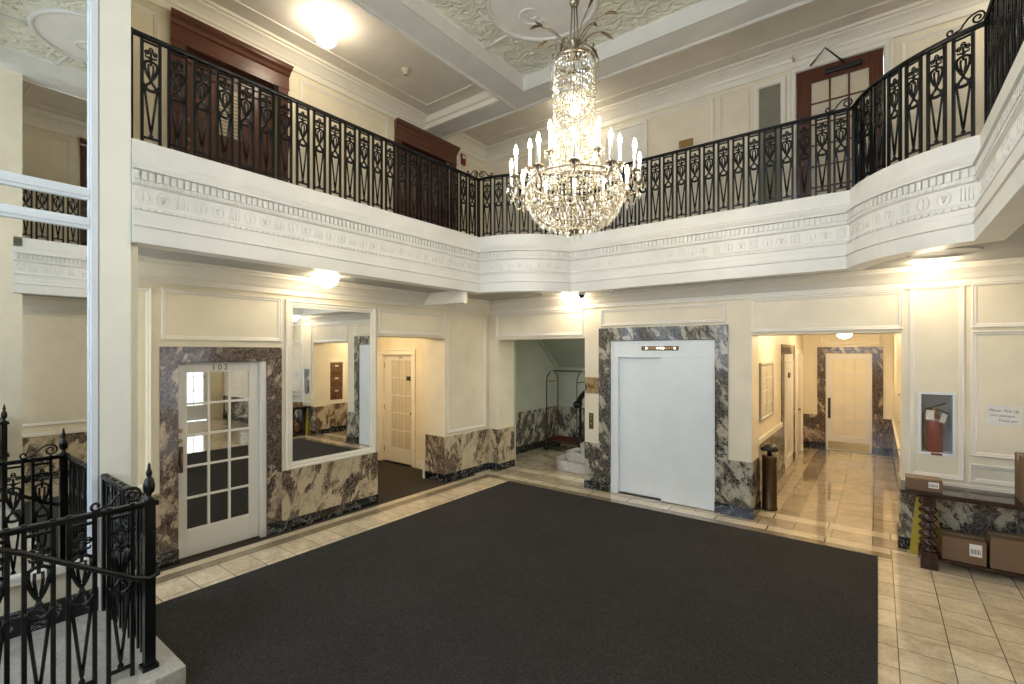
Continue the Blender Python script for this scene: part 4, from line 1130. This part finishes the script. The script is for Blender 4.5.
r2 = railing([(-.29, 1.12), (.66, 1.12)], .15, 1.09, 'short iron railing from the opposite newel to the right pillar', 4, w=.13, posts=(False, True))

# ------------------------------------------------------------------ chandelier
CHX, CHY = -2.17, 3.79
ch = empty('crystal_chandelier', (CHX, CHY, 3.25)); Z = lambda z: z - 3.25
k = MB(); k.lathe([(.10, Z(6.79)), (.10, Z(6.74)), (.03, Z(6.70)), (.012, Z(6.66))], n=20); k.build('ceiling_canopy', CHMETAL, ch)
k = MB(); k.lathe([(.008, Z(5.45)), (.008, Z(6.68))], n=8)
for j in range(24): k.sphere((0, 0, Z(5.50 + j * .05)), .014, 8, 5)
k.build('suspension_chain', CHMETAL, ch)
k = MB(); k.sphere((0, 0, Z(5.36)), .045, 12, 8); k.lathe([(.014, Z(5.38)), (.03, Z(5.42)), (.014, Z(5.46))], n=12)
for j in range(6):
    a = j * PI / 3; k.tube([(.02 * math.cos(a), .02 * math.sin(a), Z(5.36)), (.035 * math.cos(a), .035 * math.sin(a), Z(5.1)), (.06 * math.cos(a), .06 * math.sin(a), Z(4.88))], .007, 6)
k.build('stem', CHMETAL, ch)
k = MB(); k.lathe([(.05, Z(4.86)), (.06, Z(4.88)), (.045, Z(4.92)), (.05, Z(4.97)), (.065, Z(5.0)), (.06, Z(4.99)), (.04, Z(4.87)), (.05, Z(4.86))], n=20)
k.lathe([(.178, Z(4.82)), (.186, Z(4.825)), (.186, Z(4.84)), (.178, Z(4.845)), (.178, Z(4.82))], n=32)
for j in range(12):
    a = j * PI / 6; c, s = math.cos(a), math.sin(a)
    k.tube([(.06 * c, .06 * s, Z(4.88)), (.12 * c, .12 * s, Z(4.90)), (.18 * c, .18 * s, Z(4.85))], .006, 6)
    k.octa((.19 * c, .19 * s, Z(4.90)), .012, .035)
k.build('crown', CHMETAL, ch)
# wheat stalks
def right_dir(): return Vector((.7971, .6039, 0))
RD = right_dir(); FD = Vector((-.6039, .7971, 0))
px = lambda u, v, f=0: (RD * ((u - 574) * 4.31 / 483) + FD * f + Vector((0, 0, 2.23 + (351.5 - v) * 4.31 / 483 - 3.25)))
tips = [(537, 12, .12, 22), (531, 34, -.1, 8), (540, 31, .2, 8), (560, 52, -.12, -14), (562, 38, .14, 12), (591, 3, -.1, 22), (598, 16, .1, 12), (611, 23, -.15, 8), (610, 27, .1, 6), (608, 43, -.1, -12), (593, 69, -.2, -20), (590, 40, .25, 5)]
for (u, v, f, dv) in tips:
    tip = px(u, v, f); root = px(572.5, 58, f * .1); h = max(tip.z, px(572, v - 6).z)
    mid = root.lerp(tip, .55) + Vector((0, 0, .05 + abs(dv) * .0015))
    neck = root.lerp(tip, .82) + Vector((0, 0, .05 if dv < 15 else .015))
    def bez(t):
        P0, P1, P2, P3 = root, root.lerp(tip, .25) + Vector((0, 0, .16)), root.lerp(tip, .72) + Vector((0, 0, .15 if dv < 15 else .02)), tip
        return P0 * (1 - t) ** 3 + P1 * 3 * t * (1 - t) ** 2 + P2 * 3 * t * t * (1 - t) + P3 * t ** 3
    k = MB(); pts = [bez(t / 12) for t in range(13)]
    k.mat(CHMETAL).tube(pts[:11], .0055, 6)
    k.mat(BRONZE).tube([pts[9], pts[10], pts[11], pts[12], pts[12] + (pts[12] - pts[11]) * .9], [.006, .011, .013, .010, .002], 7)
    k.build('wheat_spray', None, ch)
# tower strands
def rt(z):
    t = (4.81 - z) / (4.81 - 3.72)
    return .175 + .012 * math.sin(t * PI) + .085 * max(0, t - .55) ** 1.5 * 3
def strand(ang, z0, z1, rf, step=.036, size=.012, mat=CRYS):
    k = MB(); z = z0; c, s = math.cos(ang), math.sin(ang)
    while z > z1:
        r_ = rf(z); k.octa((r_ * c, r_ * s, Z(z)), size * random.uniform(.7, 1), step * .5, random.uniform(0, 1.6)); z -= step
    return k
for j in range(44): strand(2 * PI * j / 44, 4.79, 3.73, rt).build('crystal_strand', CRYS, ch)
k = MB()
for z in (4.62, 4.55):
    for j in range(60):
        a = 2 * PI * j / 60; r_ = rt(z) + .012 + .004 * math.sin(6 * a); k.octa((r_ * math.cos(a), r_ * math.sin(a), Z(z - .03 * abs(math.sin(3 * a)))), .009, .016, a)
k.build('crystal_swag', CRYS, ch)
for j in range(8):
    a = 2 * PI * (j + .5) / 8; k = MB(); k.octa((.215 * math.cos(a), .215 * math.sin(a), Z(4.74)), .012, .10, a); k.octa((.215 * math.cos(a), .215 * math.sin(a), Z(4.62)), .01, .02, a); k.build('icicle_drop', CRYS, ch)
# hoop
k = MB()
for zz in (3.685, 3.75): k.lathe([(.405, Z(zz) - .008), (.415, Z(zz) - .008), (.418, Z(zz)), (.415, Z(zz) + .008), (.405, Z(zz) + .008), (.402, Z(zz)), (.405, Z(zz) - .008)], n=60)
for j in range(48):
    a = 2 * PI * j / 48; k.tube([(.41 * math.cos(a), .41 * math.sin(a), Z(3.685)), (.41 * math.cos(a), .41 * math.sin(a), Z(3.75))], .004, 5)
k.build('hoop', CHMETAL, ch)
k = MB()
for j in range(48):
    a = 2 * PI * (j + .5) / 48; k.octa((.412 * math.cos(a), .412 * math.sin(a), Z(3.718)), .012, .022, a)
k.build('hoop_crystals', CRYS, ch)
# basket tiers
NT = 12
for q in range(NT):
    t = q / (NT - 1); ang = t * 1.42
    r_ = .40 * math.cos(ang) ** .8 + .035; z = 3.66 - .345 * math.sin(ang)
    k = MB(); n = max(12, int(2 * PI * r_ / .032))
    for j in range(n):
        a = 2 * PI * (j + (q % 2) * .5) / n; rj = r_ + random.uniform(-.010, .010); k.octa((rj * math.cos(a), rj * math.sin(a), Z(z) + random.uniform(-.008, .008)), random.uniform(.008, .0125), random.uniform(.018, .032), a + random.uniform(0, 1.5))
    k.build('crystal_tier', CRYS, ch)
    k = MB(); k.lathe([(r_ - .012, Z(z) + .03), (r_ - .007, Z(z) + .03), (r_ - .007, Z(z) + .036), (r_ - .012, Z(z) + .036), (r_ - .012, Z(z) + .03)], n=36); k.build('tier_ring', CHMETAL, ch)
k = MB()
for j in range(8):
    a = 2 * PI * j / 8; c, s = math.cos(a), math.sin(a)
    k.tube([((.40 * math.cos(t) ** .8 + .02) * c if t < 1.4 else .05 * c, (.40 * math.cos(t) ** .8 + .02) * s if t < 1.4 else .05 * s, Z(3.66 - .345 * math.sin(t))) for t in (0, .3, .6, .9, 1.15, 1.35)], .005, 5)
k.build('basket_ribs', CHMETAL, ch)
k = MB(); k.lathe([(.05, Z(3.33)), (.055, Z(3.31)), (.03, Z(3.29)), (.012, Z(3.27))], n=16); k.build('bottom_boss', CHMETAL, ch)
for j in range(6):
    a = 2 * PI * j / 6; k = MB(); k.octa((.065 * math.cos(a), .065 * math.sin(a), Z(3.265)), .010, .04, a); k.build('icicle_drop', CRYS, ch)
# arms
def arm(ang, R, zc, r0=.41, z0=3.70):
    c, s = math.cos(ang), math.sin(ang)
    k = MB(); pts = []
    for t in range(11):
        f = t / 10; rr = r0 + (R - r0) * f ** .8; zz = z0 + (zc - .03 - z0) * f - .07 * math.sin(f * PI) * (1 if R > .5 else .2)
        pts.append((rr * c, rr * s, Z(zz)))
    k.tube(pts, .007, 6)
    k.sphere((R * c, R * s, Z(zc - .035)), .014, 8, 6)
    am = k.build('candle_arm', CHMETAL, ch)
    k = MB(); k.lathe([(.010, -.03), (.018, -.015), (.045, 0), (.048, .006), (.02, .004), (.018, .03), (.014, .03)], (R * c, R * s, Z(zc)), 16); dp = k.build('drip_pan', CHMETAL, am)
    k = MB()
    for j in range(8):
        a = 2 * PI * j / 8; k.octa((R * c + .044 * math.cos(a), R * s + .044 * math.sin(a), Z(zc - .03)), .007, .024, a)
    k.build('pan_crystals', CRYS, am)
    k = MB(); k.lathe([(.0135, .01), (.0135, .175), (.009, .18)], (R * c, R * s, Z(zc)), 12); k.build('candle_sleeve', CANDLE, am)
    k = MB(); k.lathe([(.006, .18), (.014, .195), (.017, .215), (.013, .24), (.006, .262), (.001, .275)], (R * c, R * s, Z(zc)), 12); k.build('candle_bulb', BULB, am)
nearang = math.atan2(-CHY, -CHX)
for j in range(12): arm(nearang + j * PI / 6, .57, 3.715)
for j in range(6): arm(nearang + PI / 6 + j * PI / 3, .40, 3.885, .30, 3.76)
# garlands between arms and pendants
for j in range(12):
    a0 = nearang + j * PI / 6; a1 = a0 + PI / 6; k = MB()
    for q in range(1, 12):
        f = q / 12; a = a0 + (a1 - a0) * f; k.octa((.55 * math.cos(a), .55 * math.sin(a), Z(3.66 - .09 * math.sin(f * PI))), .008, .014, a)
    k.octa((.57 * math.cos(a0), .57 * math.sin(a0), Z(3.60)), .012, .045, a0)
    k.build('crystal_garland', CRYS, ch)
# bulbs inside
INNER = emit('lit_inner_bulb', (1.0, .85, .62), 1.5)
for (x, y, z) in ((0, 0, 4.5), (0, 0, 4.2), (.05, 0, 3.95), (0, 0, 4.68), (.12, .1, 3.60), (-.12, -.1, 3.60)):
    k = MB(); k.sphere((x, y, Z(z)), .016, 10, 7); k.build('inner_bulb', INNER, ch)
tag(ch, 'large brass and crystal chandelier with lit candle arms and wheat sprays hanging over lobby', 'chandelier')

# ------------------------------------------------------------------ ceiling lamps and devices
def dome(x, y, z, label, r=.155, m=LAMP, group='lit dome ceiling lamps under the balcony'):
    d = empty('ceiling_lamp', (x, y, z))
    k = MB(); k.lathe([(r * .85, 0), (r * .88, -.008), (r * .86, -.015), (r * .7, -.015)], n=28); k.build('lamp_base', CHMETAL, d)
    k = MB(); k.lathe([(r * .84, -.012)] + [(r * .95 * math.cos(t), -.02 - r * .85 * math.sin(t)) for t in [q * PI / 20 for q in range(11)]], n=28); k.build('lamp_shade', m, d)
    tag(d, label, 'ceiling lamp', group); return d
dome(-5.43, 3.37, SOF, 'lit dome lamp under left balcony near the white framed mirror')
dome(-3.98, 6.82, SOF, 'lit dome lamp under back balcony above the stair alcove opening')
dome(.45, 6.62, SOF, 'lit dome lamp under the balcony above the fire extinguisher')
dome(-.54, 8.4, 2.62, 'nearer lit dome lamp on the corridor ceiling', .14, LAMPW, 'corridor dome lamps')
dome(-.52, 11.4, 2.62, 'farther lit dome lamp near the corridor end door', .14, LAMPW, 'corridor dome lamps')
dome(-7.3, 5.1, 2.7, 'lit dome lamp on side hall ceiling, hidden above the opening', .14, LAMPW, 'hall lamps')
dome(3.6, 5.3, SOF, 'lit dome lamp in the entrance recess, out of direct view')
gl_ = empty('globe_ceiling_light', (-6.10, 3.78, UC))
k = MB(); k.lathe([(.075, 0), (.08, -.015), (.06, -.05), (.055, -.06)], n=24); k.build('fitting', WHITE, gl_)
k = MB(); k.sphere((0, 0, -.20), .145, 24, 16); k.build('globe', LAMPU, gl_)
tag(gl_, 'lit white globe lamp on the ceiling over the left balcony', 'ceiling lamp')
gl2 = empty('globe_ceiling_light', (-4.42, 7.72, UC)); k = MB(); k.lathe([(.075, 0), (.08, -.015), (.06, -.05), (.055, -.06)], n=24); k.build('fitting', WHITE, gl2)
k = MB(); k.sphere((0, 0, -.16), .10, 24, 16); k.build('globe', LAMPU, gl2); tag(gl2, 'lit globe lamp over the back balcony glowing behind the chandelier tower', 'ceiling lamp')
gl3 = empty('globe_ceiling_light', (1.75, 7.0 + .5, UC)); k = MB(); k.lathe([(.075, 0), (.08, -.015), (.06, -.05), (.055, -.06)], n=24); k.build('fitting', WHITE, gl3)
k = MB(); k.sphere((0, 0, -.20), .13, 24, 16); k.build('globe', LAMPU, gl3); tag(gl3, 'lit globe lamp over the right end of the balcony, out of direct view', 'ceiling lamp')
gl4 = empty('globe_ceiling_light', (1.85, 2.6, UC)); k = MB(); k.lathe([(.05, 0), (.055, -.015), (.03, -.04)], n=24); k.build('fitting', WHITE, gl4)
k = MB(); k.sphere((0, 0, -.09), .07, 24, 16); k.build('globe', mirror_mat('unlit_chrome_globe', (.5, .5, .46), .15), gl4); tag(gl4, 'small unlit globe on the right balcony ceiling, seen in mirror', 'ceiling lamp')
sd = empty('smoke_detector', (-6.10, 5.2, UC)); k = MB(); k.lathe([(.07, 0), (.07, -.02), (.05, -.03), (.045, -.045), (.04, -.075), (.02, -.085)], n=24); k.build('housing', SMOKEP, sd)
k = MB(); k.lathe([(.018, -.08), (.018, -.09), (.01, -.095)], n=12); k.build('sensor_eye', BLACKP, sd); tag(sd, 'round ivory smoke detector on the ceiling above left balcony', 'smoke detector')
dc = empty('dome_camera', (-3.72, 6.72, SOF)); k = MB(); k.lathe([(.06, 0), (.062, -.04), (.055, -.05)], n=20); k.build('mount', WHITE, dc)
k = MB(); k.lathe([(.052, -.045), (.05, -.06), (.035, -.09), (.01, -.10)], n=20); k.build('lens_dome', BLACKP, dc); tag(dc, 'small black dome security camera under the back balcony', 'security camera')
dc = empty('motion_sensor', (-3.12, 6.62, SOF)); k = MB(); k.lathe([(.055, 0), (.055, -.05), (.045, -.06)], n=16); k.build('housing', SMOKEP, dc)
MB().box(-.03, .03, -.06, -.03, -.09, -.05).build('sensor_window', GREYP, dc); tag(dc, 'small grey motion sensor under the balcony above the elevator', 'sensor')
for x, y, r_, lb in ((-4.45, 6.45, .16, 'round flat speaker plate on the soffit at the left back corner'), (.50, 6.12, .27, 'large round flat plate on the soffit above the fire extinguisher')):
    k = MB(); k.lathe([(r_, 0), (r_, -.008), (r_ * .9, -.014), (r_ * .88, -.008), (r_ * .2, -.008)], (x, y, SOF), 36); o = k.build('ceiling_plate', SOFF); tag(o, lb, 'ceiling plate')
# loose sprinkler on crown
sp = empty('sprinkler', (-1.0, 8.18, 6.56)); k = MB(); k.tube([(0, .1, 0), (0, -.02, 0)], .018, 8); k.tube([(0, -.02, -.03), (0, -.02, .03)], .01, 8); k.build('sprinkler_head', SMOKEP, sp); tag(sp, 'small sprinkler head on the crown moulding above back balcony', 'sprinkler')
